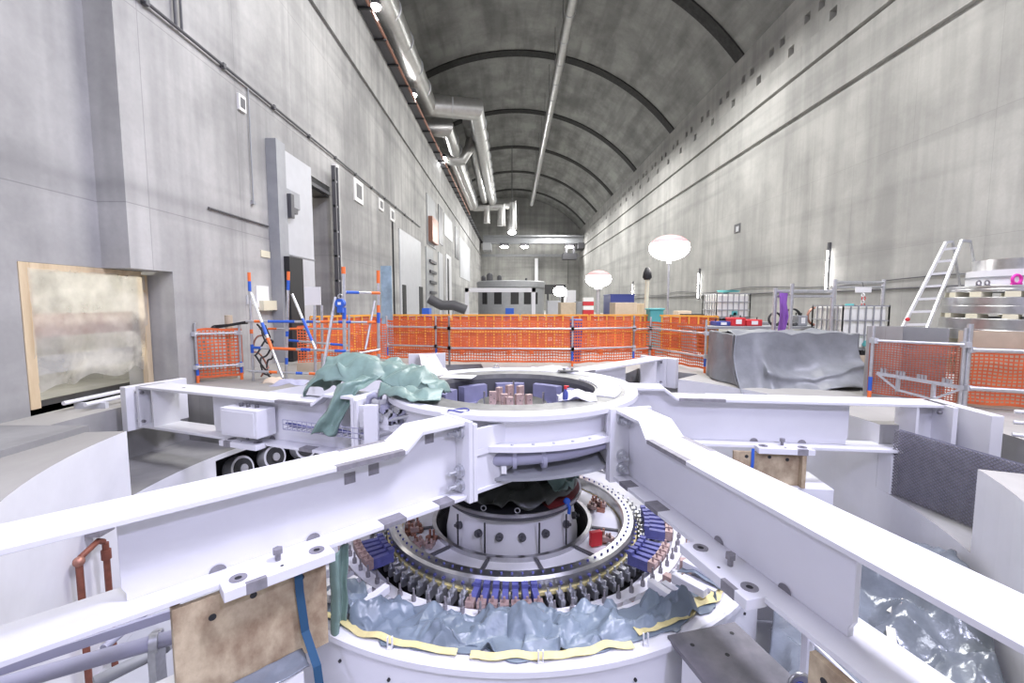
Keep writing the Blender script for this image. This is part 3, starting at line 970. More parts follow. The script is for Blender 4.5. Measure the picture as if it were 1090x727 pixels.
# pole clamps around the rotor rim: individual parts, sharing one mesh
def clamp_mesh():
    m = MB().box(1.60, 1.74, -.022, .022, -1.40, -1.31).box(1.62, 1.70, -.03, .03, -1.31, -1.275)
    m.cyl((1.64, 0), .014, -1.275, -1.225, 8).cyl((1.72, 0), .012, -1.31, -1.25, 8)
    return m
cm = clamp_mesh()
first = None
for i in range(88):
    a = 2 * PI * i / 88
    if first is None:
        first = bpy.data.meshes.new('pole_clamp')
        first.from_pydata(cm.v, [], cm.f); first.materials.append(M['galv'])
    o = bpy.data.objects.new('pole_clamp', first)
    COL.objects.link(o); o.parent = ro
    o.location = (0, 0, 1.7); o.rotation_euler = (0, 0, a)
# loose brush gear lying on the plate
def brushgear(a, r, n, label):
    t = math.radians(a)
    c = Vector((HX + r * math.cos(t), HY + r * math.sin(t), -1.31))
    g = thing('brush_gear', label, 'brush gear', c)
    for k in range(n):
        px, py = random.uniform(-.12, .12), random.uniform(-.12, .12)
        m = MB().obox((c.x + px, c.y + py), random.uniform(0, 3), .05, .03, c.z + .002 + .05 * (k % 2), c.z + .05 + .05 * (k % 2))
        m.cyl((c.x + px, c.y + py), .014, c.z + .04, c.z + .14, 8)
        obj('copper_holder', m, M['pink'] if k % 2 else M['copper'], g)
    return g
brushgear(196, 1.22, 9, 'cluster of copper brush holders on the rotor plate at its left side')
brushgear(160, 1.22, 6, 'copper brush holders on the rotor plate, far left beneath the arm')
g = brushgear(-30, 1.22, 7, 'copper brush holders with a red block on the rotor plate at right')
c = (HX + 1.2 * math.cos(math.radians(-36)), HY + 1.2 * math.sin(math.radians(-36)))
obj('red_block', MB().obox(c, .3, .07, .03, -1.29, -1.12), M['red'], g, bevel=.005)
brushgear(214, 1.22, 8, 'copper brush holders on the rotor plate, nearest the front left arm')
brushgear(14, 1.2, 9, 'copper brush holders on the rotor plate behind the red block')

# stator
sa_ = thing('generator_stator', 'white ring-shaped stator frame round the rotor, lined with studs and coil blocks', 'stator', (HX, HY, -2.45))
obj('frame_ring', MB().lathe([(2.42, -1.08), (2.42, -.99), (2.88, -.96), (2.90, -.975), (2.90, -1.02), (2.86, -1.04), (2.86, -2.45)], HC, 144), M['white'], sa_, smooth=35)
obj('frame_skirt', MB().ring(2.3, 2.42, -2.4, -1.06, HC, 96), M['white_matt'], sa_, smooth=35)
obj('shroud', MB().lathe([(1.80, -1.55), (1.80, -1.38), (1.83, -1.36), (2.0, -1.22), (2.0, -1.18), (2.12, -1.18), (2.12, -1.22), (2.3, -1.22), (2.3, -1.5)], HC, 144), M['white_matt'], sa_, smooth=35)
obj('core_gap', MB().ring(1.58, 1.82, -1.56, -1.5, HC, 96), M['black'], sa_)
m = MB()
n_ = 360
vs_ = []
for i in range(n_):
    a = 2 * PI * i / n_
    zt = -1.145 if (i // 2) % 2 else -1.205
    for r, z in ((2.15, -1.22), (2.15, zt), (2.245, zt), (2.245, -1.22)):
        vs_.append((HX + r * math.cos(a), HY + r * math.sin(a), z))
m.add(vs_, [(4 * i + j, 4 * ((i + 1) % n_) + j, 4 * ((i + 1) % n_) + (j + 1) % 4, 4 * i + (j + 1) % 4) for i in range(n_) for j in range(4)])
obj('finger_comb', m, M['lgrey'], sa_)
obj('comb_base', MB().ring(2.14, 2.40, -1.22, -1.2, HC, 96), M['copperd'], sa_)
sm = MB().cyl((2.06, 0), .022, -1.18, -1.13, 8).cyl((2.06, 0), .010, -1.13, -1.06, 8)
first = None
for i in range(80):
    a = 2 * PI * (i + .3) / 80
    if first is None:
        first = bpy.data.meshes.new('clamp_stud')
        first.from_pydata(sm.v, [], sm.f); first.materials.append(M['greyp'])
    o = bpy.data.objects.new('clamp_stud', first)
    COL.objects.link(o); o.parent = sa_
    o.location = (0, 0, 2.45); o.rotation_euler = (0, 0, a)
# coil connector groups (indigo leads on tinned copper bars)
def coils(a0, n, da=3.0, tone='pink'):
    for k in range(n):
        a = math.radians(a0 + da * k)
        ca, sn = math.cos(a), math.sin(a)
        m = MB().obox((HX + 1.80 * ca, HY + 1.80 * sn), a, .12, .028, -1.26, -1.15)
        m.obox((HX + 1.70 * ca, HY + 1.70 * sn), a, .03, .03, -1.15, -1.11)
        o = obj('coil_lead', m, M['indigo'], sa_)
        m = MB().obox((HX + 1.95 * ca, HY + 1.95 * sn), a, .04, .04, -1.24, -1.13)
        m.cyl((HX + 1.95 * ca, HY + 1.95 * sn), .012, -1.13, -1.08, 8)
        obj('connector', m, M[tone], o)
coils(-101, 7)
coils(208, 5)
coils(-42, 5)
coils(-20, 6, 3.5)
m = MB()
for k in range(10):
    a = math.radians(-48 + k * 3.2)
    r = 2.25 + .12 * (k % 3)
    m.obox((HX + r * math.cos(a), HY + r * math.sin(a)), a + .3 * (k % 2), .07, .035, -1.2, -1.06 + .03 * (k % 3))
each('copper_riser', m, M['pink'], sa_, bevel=.004)
# white insulation blocks stored inside the frame
for side, (a0, a1) in enumerate(((214, 246), (-60, -34))):
    for k in range(13):
        a = math.radians(a0 + (a1 - a0) * k / 13)
        r = 2.52 + .05 * (k % 2)
        z = -.99 + (.075 if k % 3 == 0 else 0)
        tag(obj('insulation_block', MB().obox((HX + r * math.cos(a), HY + r * math.sin(a)), a + .06 * math.sin(k * 5), .15, .032, z, z + .07), M['white'], bevel=.006),
            'white insulating block in the row on the stator rim, ' + ('left of' if side == 0 else 'right of') + ' the crumpled blue-grey sheet', 'block',
            'insulating blocks on the ' + ('left' if side == 0 else 'right') + ' stator rim')
# frame bolts on outer wall
m = MB()
for i in range(40):
    a = 2 * PI * i / 40
    m.rod((HX + 2.86 * math.cos(a), HY + 2.86 * math.sin(a), -1.18), (HX + 2.875 * math.cos(a), HY + 2.875 * math.sin(a), -1.18), .012, 8)
each('frame_plug', m, M['black'], sa_)
# ================================================================ PROPS
def nz(x, y, z=0, f=1.0): return noise.noise(Vector((x * f, y * f, z * f)))
def ridge(x, y, z=0, f=1.0):
    return 1 - 2 * abs(noise.noise(Vector((x * f, y * f, z * f))))
def tri(t):
    t -= math.floor(t)
    return abs(2 * t - 1) - .5
_DIRS = [(.8, .55, .25, 1.0), (-.35, .9, .3, 1.35), (.95, -.25, .5, 1.9), (.2, .6, -.8, 2.6), (-.7, .4, .7, 3.7)]
_AMP = (1.0, .8, .5, .32, .18)
def crump(p, amp, f, seed=0):
    """sharp creases: sum of warped triangle waves gives flat facets that meet in folds"""
    x, y, z = p
    w = .55 * noise.noise(Vector((x * f * .6 + seed, y * f * .6, z * f * .6)))
    w2 = .5 * noise.noise(Vector((x * f * .8, y * f * .8 + seed * 1.7, z * f * .8 + 4)))
    env = .65 + .7 * noise.noise(Vector((x * f * .5 + 3 * seed, y * f * .5 + 11, z * f * .5)))
    h = 0; hx = 0
    for (dx, dy, dz, k), a in zip(_DIRS, _AMP):
        q = (x * dx + y * dy + z * dz) * f * k * .5 + seed * k
        h += a * tri(q + w); hx += a * tri(q * .9 + w2 + 3.3)
    h *= amp * .8 * env; hx *= amp * .45
    return (x + hx * .8, y + h * .45 + hx * .3, z + h)
def cloth(name, fn, nu, nv, mm, label, cat, amp=.05, f=3, seed=0, thick=.006, parent=None, smooth=26, group=None):
    m = MB().grid(lambda u, v: crump(fn(u, v), amp, f, seed), nu, nv)
    o = obj(name, m, mm, parent, smooth=smooth, solid=thick)
    if label: tag(o, label, cat, group)
    return o
def lerp(a, b, t): return a + (b - a) * t
def vl(a, b, t): return tuple(a[i] + (b[i] - a[i]) * t for i in range(3))
def pl(pts, t):          # polyline at t
    n = len(pts) - 1
    i = min(int(t * n), n - 1)
    return vl(pts[i], pts[i + 1], t * n - i)

# ---- translucent film
m_, nt_, b_ = base('clear_film', (.86, .84, .78), .22)
lk = nt_.links.new
tr = nd(nt_, 'ShaderNodeBsdfTransparent'); tl = nd(nt_, 'ShaderNodeBsdfTranslucent'); tl.inputs[0].default_value = (.95, .93, .86, 1)
mx1 = nd(nt_, 'ShaderNodeMixShader'); mx1.inputs[0].default_value = .5
mx2 = nd(nt_, 'ShaderNodeMixShader')
tc_ = nd(nt_, 'ShaderNodeTexCoord'); nn = nd(nt_, 'ShaderNodeTexNoise', Scale=2.4, Detail=4); lk(tc_.outputs['Object'], nn.inputs['Vector'])
mr = nd(nt_, 'ShaderNodeMapRange'); mr.inputs[1].default_value = .3; mr.inputs[2].default_value = .7; mr.inputs[3].default_value = .35; mr.inputs[4].default_value = .8
lk(nn.outputs['Fac'], mr.inputs[0]); lk(mr.outputs[0], mx2.inputs[0])
bpn = nd(nt_, 'ShaderNodeBump', Strength=.9, Distance=.05); lk(nn.outputs['Fac'], bpn.inputs['Height']); lk(bpn.outputs[0], b_.inputs['Normal'])
lk(b_.outputs[0], mx1.inputs[1]); lk(tl.outputs[0], mx1.inputs[2]); lk(mx1.outputs[0], mx2.inputs[1]); lk(tr.outputs[0], mx2.inputs[2])
lk(mx2.outputs[0], nt_.nodes['Material Output'].inputs[0])
M['film'] = m_

# ---- unseen light added in the passage to brighten the sheet from behind
_d = bpy.data.lights.new('passage_fill_light', 'POINT'); _d.energy = 170; _d.color = (1, .95, .84); _d.shadow_soft_size = .25
_o = bpy.data.objects.new('passage_fill_light', _d); _o.location = (XA - 1.6, 7.0, 1.9); COL.objects.link(_o)
# ---- sheeted opening in the left wall
X0 = XA - .02
t = thing('sheeted_timber_frame', 'pale timber frame with a clear plastic sheet closing the low opening in the left wall', 'frame', (X0, 7, 0))
obj('post', MB().box(X0 - .06, X0 + .03, OPY0 + .005, OPY0 + .14, .08, 2.055), M['wood'], t, bevel=.004)
obj('post', MB().box(X0 - .06, X0 + .03, OPY1 - .14, OPY1 - .02, .02, 2.0), M['wood'], t, bevel=.004)
obj('head_rail', MB().box(X0 - .06, X0 + .03, OPY0 + .142, OPY1 - .142, 1.96, 2.055), M['wood'], t, bevel=.004)
def shf(u, v):
    y = lerp(OPY0 + .1, OPY1 - .08, u)
    zb = .38 + .06 * math.sin(u * 17) - .12 * (u < .25) * (1 - u * 4)
    z = lerp(1.98, zb, v)
    s = .025 * math.sin(9 * (u + .55 * v) + 3 * math.sin(u * 5)) * (v + .3) + .05 * v * math.sin(u * 11)
    return (X0 + .04 + s, y, z)
obj('plastic_sheet', MB().grid(lambda u, v: crump(shf(u, v), .035, 4, 3), 70, 60), M['film'], t, smooth=40)
tag(obj('wall_board', MB().box(X0 - .34, X0 - .3, OPY0 - .2, OPY1 + .3, 1.02, 1.36), mat('brown_board', (.34, .20, .16), .7, var=.2)), 'brown board behind the plastic sheet in the wall opening', 'board')
tag(obj('wall_board', MB().box(X0 - .34, X0 - .3, OPY0 - .2, OPY1 + .3, .48, .74), M['grey']), 'grey board behind the plastic sheet, lower of the two', 'board')


def netmesh(p0, p1, z0, z1, cell=.06, w=.012, sag=.03, seed=0, z0b=None, z1b=None):
    """net of woven strips between two ground points"""
    p0, p1 = Vector((*p0, 0)), Vector((*p1, 0))
    L = (p1 - p0).length
    d = (p1 - p0) / L
    nrm = Vector((-d.y, d.x, 0))
    z0b = z0 if z0b is None else z0b; z1b = z1 if z1b is None else z1b
    nu, nv = max(2, int(L / cell)), max(2, int((z1 - z0) / cell))
    m = MB()
    def P(u, v):
        za, zb = lerp(z0, z0b, u), lerp(z1, z1b, u)
        q = p0 + d * (L * u)
        s = sag * (nz(u * L * 2 + seed, v * 2, 0, 1.0) + .5 * nz(u * L * 5 + seed, v * 5, 3))
        dz = sag * .8 * nz(u * L * 3, v * 4 + seed, 7)
        return q + nrm * s + Vector((0, 0, lerp(za, zb, v) + dz))
    pts = [[P(i / nu, j / nv) for j in range(nv + 1)] for i in range(nu + 1)]
    h = w / 2
    vs, fs = [], []
    up = Vector((0, 0, 1))
    for j in range(nv + 1):
        k = 2.2 if j in (0, nv) else 1.3
        b0 = len(vs)
        for i in range(nu + 1):
            vs += [pts[i][j] - up * h * k, pts[i][j] + up * h * k]
        for i in range(nu):
            a = b0 + 2 * i
            fs.append((a, a + 2, a + 3, a + 1))
    for i in range(nu + 1):
        b0 = len(vs)
        for j in range(nv + 1):
            vs += [pts[i][j] - d * h, pts[i][j] + d * h]
        for j in range(nv):
            a = b0 + 2 * j
            fs.append((a, a + 1, a + 3, a + 2))
    # a tab of shared vertices keeps the net one connected sheet
    return m.add(vs, fs)


def barrier(label, posts, rails, nets, cell=.06, h=1.18, tapes=(), netmat='net', r=.024, ntop=.14):
    """scaffold-tube barrier: posts [(x,y)], rails heights, nets bool per bay"""
    x0, y0 = posts[0]
    t = thing('safety_barrier', label, 'barrier', (sum(p[0] for p in posts) / len(posts), sum(p[1] for p in posts) / len(posts), 0), 'netted barriers round the machine pit')
    for i, (x, y) in enumerate(posts):
        p = obj('post', MB().rod((x, y, 0), (x, y, h), r, 12), M['galv'], t, smooth=40)
        if i in tapes:
            obj('blue_band', MB().rod((x, y, .14), (x, y, .36), r * 1.12, 12), M['blue'], p, smooth=40)
            obj('orange_band', MB().rod((x, y, .0), (x, y, .14), r * 1.12, 12), M['orange'], p, smooth=40)
    for i in range(len(posts) - 1):
        a, b = posts[i], posts[i + 1]
        for z in rails:
            obj('rail', MB().rod((a[0], a[1] - r * 1.6, z), (b[0], b[1] - r * 1.6, z), r * .9, 10), M['galv'], t, smooth=40)
            for q in (a, b):
                obj('clamp', MB().box(q[0] - .035, q[0] + .035, q[1] - .07, q[1] + .03, z - .04, z + .04), M['lgrey'], t)
        if nets:
            o = obj('net', netmesh((a[0], a[1] + .05), (b[0], b[1] + .05), .10, h - ntop, cell, cell * .34, .03, i * 3 + x0), M[netmat], t, fixn=False)
    return t


def g(px, py, z=0):
    v = onz(px, py, z); return (v.x, v.y)
A_ = g(412.5, 384); B_ = g(464.5, 386); C_ = g(478.5, 388.5); D_ = g(609, 390); E_ = g(674, 387); F_ = g(691.6, 385); G_ = g(750, 397)
barrier('netted tube barrier at the far side of the pit, middle run behind the hub', [C_, D_, E_], (.42, .9), True, .065, 1.2, (1,))
barrier('netted tube barrier at the far side of the pit, left of the middle run', [A_, B_, C_], (.42, .9), True, .065, 1.18, (0, 1))
barrier('netted tube barrier right of the middle run, by the teal bin', [E_, F_, G_], (.36, .86), True, .065, 1.15, (0, 2))
H_ = g(925, 425); I_ = g(1021, 436); J_ = (I_[0] + 1.9, I_[1] - .9)
Gb = g(918, 421)
bt = barrier('netted tube barrier beside the grey sheeted crate, with a bolted truss bracket', [H_, I_], (.93,), True, .036, 1.16, (0,), 'netR', .024, .26)
barrier('netted tube barrier closest to the camera on the right, below the steel rings', [(I_[0] + .06, I_[1]), J_], (.32, .86), True, .05, 1.22, (), 'net', .036, .36)
# truss bracket on the near barrier
m = MB()
a = Vector((H_[0] + .02, H_[1] - .09, .43)); b = Vector((I_[0] - .05, I_[1] - .09, .33))
m.bar(a, b, .03, .05)
c = a + (b - a) * .27 + Vector((0, 0, -.2)); d = a + (b - a) * .68 + Vector((0, 0, -.24))
m.bar(a, c, .025, .03).bar(c, d, .025, .03).bar(d, b, .025, .03)
for k in (.27, .68):
    q = a + (b - a) * k
    m.bar(q, q + Vector((0, 0, -.22)), .05, .03)
for k in (.06, .1, .25, .29, .33, .5, .54, .58, .78, .82, .86):
    q = a + (b - a) * k
    m.bar(q, q + Vector((0, 0, .09)), .02, .03)
obj('truss_bracket', m, M['galv'], bt)
# orange and blue tape on the near rails
p = Vector(((I_[0] + .1), I_[1] - .06, .86)); q = p + (Vector((J_[0], J_[1] - .06, .86)) - p) * .32

# pedestrian barriers behind the nets
def ped(loc, rz, label):
    t = thing('pedestrian_barrier', label, 'barrier', (loc[0], loc[1], 0), 'yellow pedestrian barriers beyond the nets')
    m = MB()
    W = 2.0
    for z in (.16, .62, 1.12): m.box(-W / 2, W / 2, -.02, .02, z, z + .05)
    for i in range(9): m.box(-W / 2 + i * W / 8 - (.02), -W / 2 + i * W / 8 + .02, -.015, .015, .18, 1.15)
    ca, sa = math.cos(rz), math.sin(rz)
    m.v = [(loc[0] + x * ca - y * sa, loc[1] + x * sa + y * ca, z) for x, y, z in m.v]
    obj('panel', m, M['netY'], t)
    for k in (-.7, .7):
        c = (loc[0] + k * ca, loc[1] + k * sa)
        obj('foot', MB().obox(c, rz, .05, .28, .0, .17), M['orange'], t)
    n = netmesh((loc[0] - ca * .98 - sa * .03, loc[1] - sa * .98 + ca * .03), (loc[0] + ca * .98 - sa * .03, loc[1] + sa * .98 + ca * .03), .2, 1.08, .055, .024, .03, loc[0])
    obj('net', n, M['net'], t, fixn=False)
for i in range(4): ped((-2.85 + 2.06 * i, 13.6), 0, ['first', 'second', 'third', 'fourth'][i] + ' from the left of the yellow-framed barriers behind the netted barrier')
ped((-4.65, 12.75), .85, 'yellow-framed barrier set at a slant, at the left end of the row behind the nets')
ped((4.75, 12.9), -.6, 'yellow-framed barrier set at a slant, at the right end of the row behind the nets')
# orange debris netting gathered along the ground behind
m = netmesh((-5.5, 13.9), (5.2, 14.2), .02, 1.0, .055, .02, .08, 4)
tag(obj('debris_netting', m, M['net'], fixn=False), 'long orange debris netting hung behind the yellow-framed barriers', 'netting')
q = ony(613, 360, 11.6)
m = MB().lathe([(.001, .0), (.13, .01), (.15, .6), (.17, 1.08), (.14, 1.1), (.001, 1.08)], (q.x, q.y), 20)
tag(obj('rolled_bag', m, M['navy'], smooth=40), 'dark blue roll standing behind the far netted barrier', 'bag')

# ---- scaffold bracing at the left side
def stick(a, b, r, bands, parent, name='standard'):
    a, b = Vector(a), Vector(b)
    o = obj(name, MB().rod(a, b, r, 12), M['galv'], parent, smooth=40)
    for t0, t1, mm in bands:
        obj('tape_band', MB().rod(a + (b - a) * t0, a + (b - a) * t1, r * 1.12, 12), M[mm], o, smooth=40)
    return o
def S(px0, py0, px1, py1, d0, d1): return ony(px0, py0, d0), ony(px1, py1, d1)
sf = thing('scaffold_bracing', 'tall galvanised tube bracing wrapped with blue and orange tape, by the left wall', 'scaffold', (-4.6, 8.9, 0))
bb = 'blue'; oo = 'orange'
def base0(px, py, d, px1, d1=None):
    """upright from a pixel top down to the floor"""
    a = ony(px, py, d); b = Vector((ony(px1, 390, d).x, d, 0)); return a, b
stick(*base0(265, 290, 8.8, 269), .026, [(0, .08, oo), (.08, .17, bb), (.52, .56, oo), (.66, .74, bb)], sf)
stick(*base0(307, 289, 9.0, 304), .026, [(0, .08, oo), (.08, .17, bb), (.55, .60, bb), (.8, .86, bb)], sf)
stick(*base0(334.5, 325, 8.9, 335.5), .028, [], sf)
stick(*base0(342.5, 325, 9.4, 343), .026, [(.6, .68, oo)], sf)
stick(*base0(365.5, 284, 8.7, 367), .034, [(0, .06, oo), (.35, .45, bb)], sf)
stick(*base0(402.5, 288, 9.6, 403), .032, [(0, .12, oo), (.33, .40, oo), (.40, .5, bb), (.75, .8, oo)], sf)
stick(*base0(371.5, 335, 9.2, 371), .02, [(.6, .7, oo)], sf)
stick(*S(267, 312, 301, 402, 8.7, 8.3), .026, [(.36, .5, bb), (.54, .68, oo)], sf, 'brace')
stick(*S(311, 313, 336, 372, 8.9, 8.6), .024, [(.45, .85, bb)], sf, 'brace')
stick(*S(357, 316, 343, 400, 8.6, 8.3), .028, [], sf, 'brace')
stick(*S(399, 320, 389, 372, 9.5, 9.2), .024, [], sf, 'brace')
stick(*S(262, 342, 400, 343, 8.75, 9.3), .024, [(.06, .12, oo), (.16, .36, bb), (.45, .53, bb), (.56, .63, oo), (.7, .8, bb), (.93, 1, oo)], sf, 'ledger')
stick(*S(270, 370, 372, 374, 8.7, 8.6), .024, [(.0, .08, bb), (.2, .45, oo), (.5, .6, bb), (.85, .97, bb)], sf, 'ledger')
stick(*S(366, 311, 404, 312, 8.8, 9.4), .026, [(.05, .4, bb), (.75, 1, oo)], sf, 'ledger')
stick(*S(305, 362, 372, 368, 9.2, 9.2), .022, [(.0, .2, bb), (.7, .9, bb)], sf, 'ledger')
stick(*S(276, 350, 370, 350, 9.3, 9.3), .02, [(.1, .2, oo), (.35, .5, oo)], sf, 'ledger')
stick(*S(370, 378, 404, 372, 9.0, 9.4), .02, [], sf, 'ledger')
stick(*S(265, 395, 336, 398, 8.5, 8.7), .024, [(.3, .42, oo), (.7, .8, bb), (.9, 1, oo)], sf, 'ledger')
q = ony(364, 323, 8.6)
h = thing('chain_hoist', 'small blue hand hoist clamped to the taped upright tube', 'hoist', (q.x, q.y, q.z - .1))
obj('body', MB().rod((q.x, q.y - .13, q.z), (q.x, q.y - .02, q.z), .085, 18).box(q.x - .05, q.x + .05, q.y - .12, q.y - .03, q.z - .17, q.z - .05), M['blue'], h, smooth=40)
obj('hook', MB().torus((q.x, q.y - .08, q.z + .13), .04, .012, 'y', 16, 6), M['galv'], h, smooth=60)
obj('rating_plate', MB().box(q.x - .03, q.x + .03, q.y - .135, q.y - .13, q.z - .025, q.z + .025), M['paper'], h)
t = barrier('small netted panel by the left wall with a pale toe board', [g(211, 407.5), g(257.5, 404)], (.30, .93), True, .06, 1.14, (0, 1))
a, b = g(213, 406), g(255, 403)
obj('toe_board', MB().bar((a[0], a[1] - .06, .11), (b[0], b[1] - .06, .11), .02, .16), M['board'], t)
m = netmesh(g(318, 392), g(412, 386), .12, .96, .06, .02, .05, 2)
tag(obj('debris_netting', m, M['net'], fixn=False), 'orange debris netting hung behind the taped tube bracing', 'netting')
a, b = g(316, 396), g(368, 393)
tag(obj('toe_board', MB().bar((a[0], a[1], .1), (b[0], b[1], .1), .03, .2), M['board']), 'pale toe board on the floor behind the taped tube bracing', 'board')
# odds and ends near the bracing
q = ony(240, 340, 9.0)
tag(obj('cardboard_tube', MB().rod((q.x, q.y + .1, 0), (q.x, q.y + .1, q.z + .08), .07, 16), M['board'], smooth=40), 'tan cardboard tube standing behind the small netted panel', 'tube')
m = MB()
for k in range(4):
    pts = []
    for i in range(28):
        a = i / 27
        pts.append((-5.0 + .09 * k + .12 * math.sin(a * 9 + k), 8.95 + .1 * math.sin(a * 7 + 2 * k), .05 + 1.05 * a + .05 * math.sin(a * 20 + k)))
    m.tube(pts, .018, 6)
hc = thing('hose_bundle', 'black hoses hanging in a tangle beside the small netted panel', 'hose', (-4.9, 8.95, .05))
for k in range(4):
    mm = MB()
    pts = [(-4.98 + .06 * k + .10 * math.sin(a * .33 + k), 8.95 + .1 * math.sin(a * .26 + 2 * k), .05 + 1.05 * a / 27 + .05 * math.sin(a * .74 + k)) for a in range(28)]
    obj('hose', mm.tube(pts, .018, 6), M['rubber'] if k else M['copper'], hc, smooth=60)
q0, q1 = ony(228, 349, 8.9), ony(262, 343, 8.9)
tag(obj('bolt_cutter', MB().bar(q0, q1, .05, .05).bar(q0 + Vector((0, 0, .04)), q1 + Vector((.02, .02, -.02)), .03, .03).sph(q0, .06, .05, .05, 10, 6), M['black']), 'dark long-handled tool lying over the top of the small netted panel', 'tool')
# wall notices by the scaffold
def notice(px0, py0, px1, py1, mm, label, cat='sign', dep=.02, name='wall_notice'):
    a, b = on_left(px0, py0), on_left(px1, py1)
    o = obj(name, MB().box(XL + .001, XL + dep, a.y, b.y, b.z, a.z), M[mm]); tag(o, label, cat); return o
notice(277, 266, 287, 275, 'cream', 'small cream sign on the left wall beside the steel door')
notice(272, 304, 286, 327, 'paper', 'white paper notices pinned on the wall left of the dark door guard')
o = notice(275, 320, 290, 330, 'cream', 'small cream switch box on the wall behind the taped bracing', 'switch box', .12, 'switch_box')
notice(262, 314, 272, 324, 'lgrey', 'pale grey paper notice at the far left of the wall notices')
a = ony(332.5, 315, 11.2)
tag(obj('wall_sign', MB().box(a.x - .2, a.x + .2, XL + 17.2, XL + 17.22, a.z - .22, a.z + .22), M['paper']), 'white sign standing on a thin pole before the doorway', 'sign')
obj('sign_pole', MB().rod((a.x, XL + 17.24, 0), (a.x, XL + 17.24, a.z + .1), .02, 8), M['galv'], bpy.data.objects['wall_sign'])
# film-wrapped panel at px 408-417
a, b = ony(405, 283, 13.2), ony(416, 350, 13.2)
tag(obj('film_wrapped_sheet', MB().box(a.x, b.x + .05, 13.2, 13.26, .02, a.z), mat('pale_blue_sheet', (.36, .50, .60), .4, var=.35, scale=4)), 'pale blue film-wrapped panel standing beyond the taped bracing', 'panel')

# ---- crumpled sheets over the left arm and hub
T_ = AF['L']
ps = [ony(332, 412, 6.0), ony(352, 396, 6.0), ony(385, 392, 6.0), ony(420, 395, 5.95), ony(452, 402, 5.7), ony(470, 417, 5.35)]
def gs(u, v):
    c = pl(ps, u)
    w = lerp(.28, .55, math.sin(PI * min(1, u * 1.05))) 
    hgt = .10 * math.sin(PI * u) + .10 * max(0, 1 - abs(u - .25) * 5)
    return (c[0] + (v - .5) * .16, c[1] + (v - .5) * w * 1.5, max(c[2] - .02, .34) + hgt * math.sin(PI * v) * 1.3 - .10 * (abs(v - .5) * 2) ** 3 + .02)
cloth('plastic_tarpaulin', gs, 110, 50, M['tarpG'], 'crumpled grey-green tarpaulin heaped over the left arm and the edge of the hub', 'tarpaulin', .15, 4.2, 2)
ps2 = [ony(395, 400, 5.55), ony(372, 412, 5.3), ony(358, 438, 5.2), ony(345, 462, 5.15)]
def tail(u, v):
    c = pl(ps2, u)
    w = lerp(.30, .26, u)
    return (c[0] + (v - .5) * w, c[1] + .04 * math.sin(v * 9 + u * 4) - .02, c[2] + .02 * math.sin(v * 6))
cloth('hanging_sheet', tail, 50, 18, M['tarpG'], 'long tail of grey-green sheet hanging down in front of the left arm', 'sheet', .05, 4, 5)
ps3 = [ony(408, 408, 5.25), ony(435, 414, 5.0), ony(455, 421, 4.85), ony(470, 419, 5.0)]
def flap(u, v):
    c = pl(ps3, u)
    return (c[0], c[1] + (v - .5) * .5, .49 + .10 * (1 - u) * math.sin(PI * v) + .03 * math.sin(v * 7 + u * 3))
cloth('plastic_tarpaulin', flap, 50, 34, M['tarpG'], 'pale wet-looking sheet spread over the left rim of the hub', 'tarpaulin', .06, 4.5, 8)
# block behind the sheet
# rags on left arm
def rag(p, sx, sy, h, mm, label, seed=0, n=26):
    def fn(u, v):
        x = (u - .5); y = (v - .5)
        return (p[0] + x * sx, p[1] + y * sy, p[2] + .012 + h * max(0, 1 - 3.2 * (x * x + y * y)))
    return cloth('crumpled_rag', fn, n, n, mm, label, 'rag', min(sx, sy) * .14, 5 / max(sx, sy) * .6, seed, .004)
p = onz(310, 409, .33); rag((p.x, p.y, .33), .5, .32, .06, M['lav'], 'small lavender rag lying on the left arm beside the green tarpaulin', 3)
p = onz(292, 408, .33); rag((p.x, p.y, .33), .3, .25, .09, M['board'], 'tan bundle of wires lying on the left arm', 6)
p = onz(650, 424, .445); rag((.72, 5.02, .447), .42, .28, .09, M['white'], 'white crumpled rag lying on the right side of the hub ring', 9)
p = onz(617, 421, .445)
t = thing('spray_bottle', 'small blue bottle with a red cap standing on the hub ring by the white rag', 'bottle', (.60, 4.90, .447))
bx, by = .585, 4.92
obj('bottle_body', MB().lathe([(.001, .447), (.028, .447), (.03, .46), (.03, .54), (.014, .565), (.012, .58), (.001, .58)], (bx, by), 20), M['navy'], t, smooth=40)
obj('cap', MB().lathe([(.001, .58), (.018, .58), (.018, .615), (.001, .62)], (bx, by), 16).box(bx - .01, bx + .035, by - .008, by + .008, .6, .615), M['red'], t, smooth=40)
m = MB().obox((.95, 5.7), .25, .22, .2, .4465, .452)
tag(obj('white_sheet', MB().obox((-.78, 6.55), -.2, .24, .14, .4465, .451), M['paper']), 'white paper sheet lying on the left back of the hub ring', 'sheet')
tag(obj('cover_plate', MB().ring(1.08, 1.36, .4465, .462, HC, 20, math.radians(-32), math.radians(30)), M['white']), 'white curved cover plate lying on the right side of the hub ring', 'plate')
q = onz(672, 394, .47)
tag(obj('steel_plate', MB().obox((.86, 6.93), -.1, .16, .06, .472, .49).cyl((.8, 6.93), .02, .49, .52, 8).cyl((.92, 6.92), .02, .49, .52, 8), M['ringsteel']), 'small steel plate with two studs lying on the back of the hub ring', 'plate')
tag(obj('lifting_eye', MB().obox((-.25, 7.25), 0, .06, .03, .472, .485).torus((-.25, 7.25, .50), .03, .008, 'y', 16, 6), M['galv']), 'small lifting eye on the back rim of the hub', 'lifting eye')
# cable loop on hub rim front-left
tag(obj('cable_loop', MB().tube([(-.52 + .1 * math.cos(a), 4.36 + .05 * math.sin(a), .475 + .01 * math.sin(a * 2)) for a in [i * .33 for i in range(19)]] + [(-.36, 4.3, .43), (-.2, 4.26, .425)], .009, 6), M['indigo'], smooth=60), 'small dark cable loop on the front rim of the hub', 'cable')

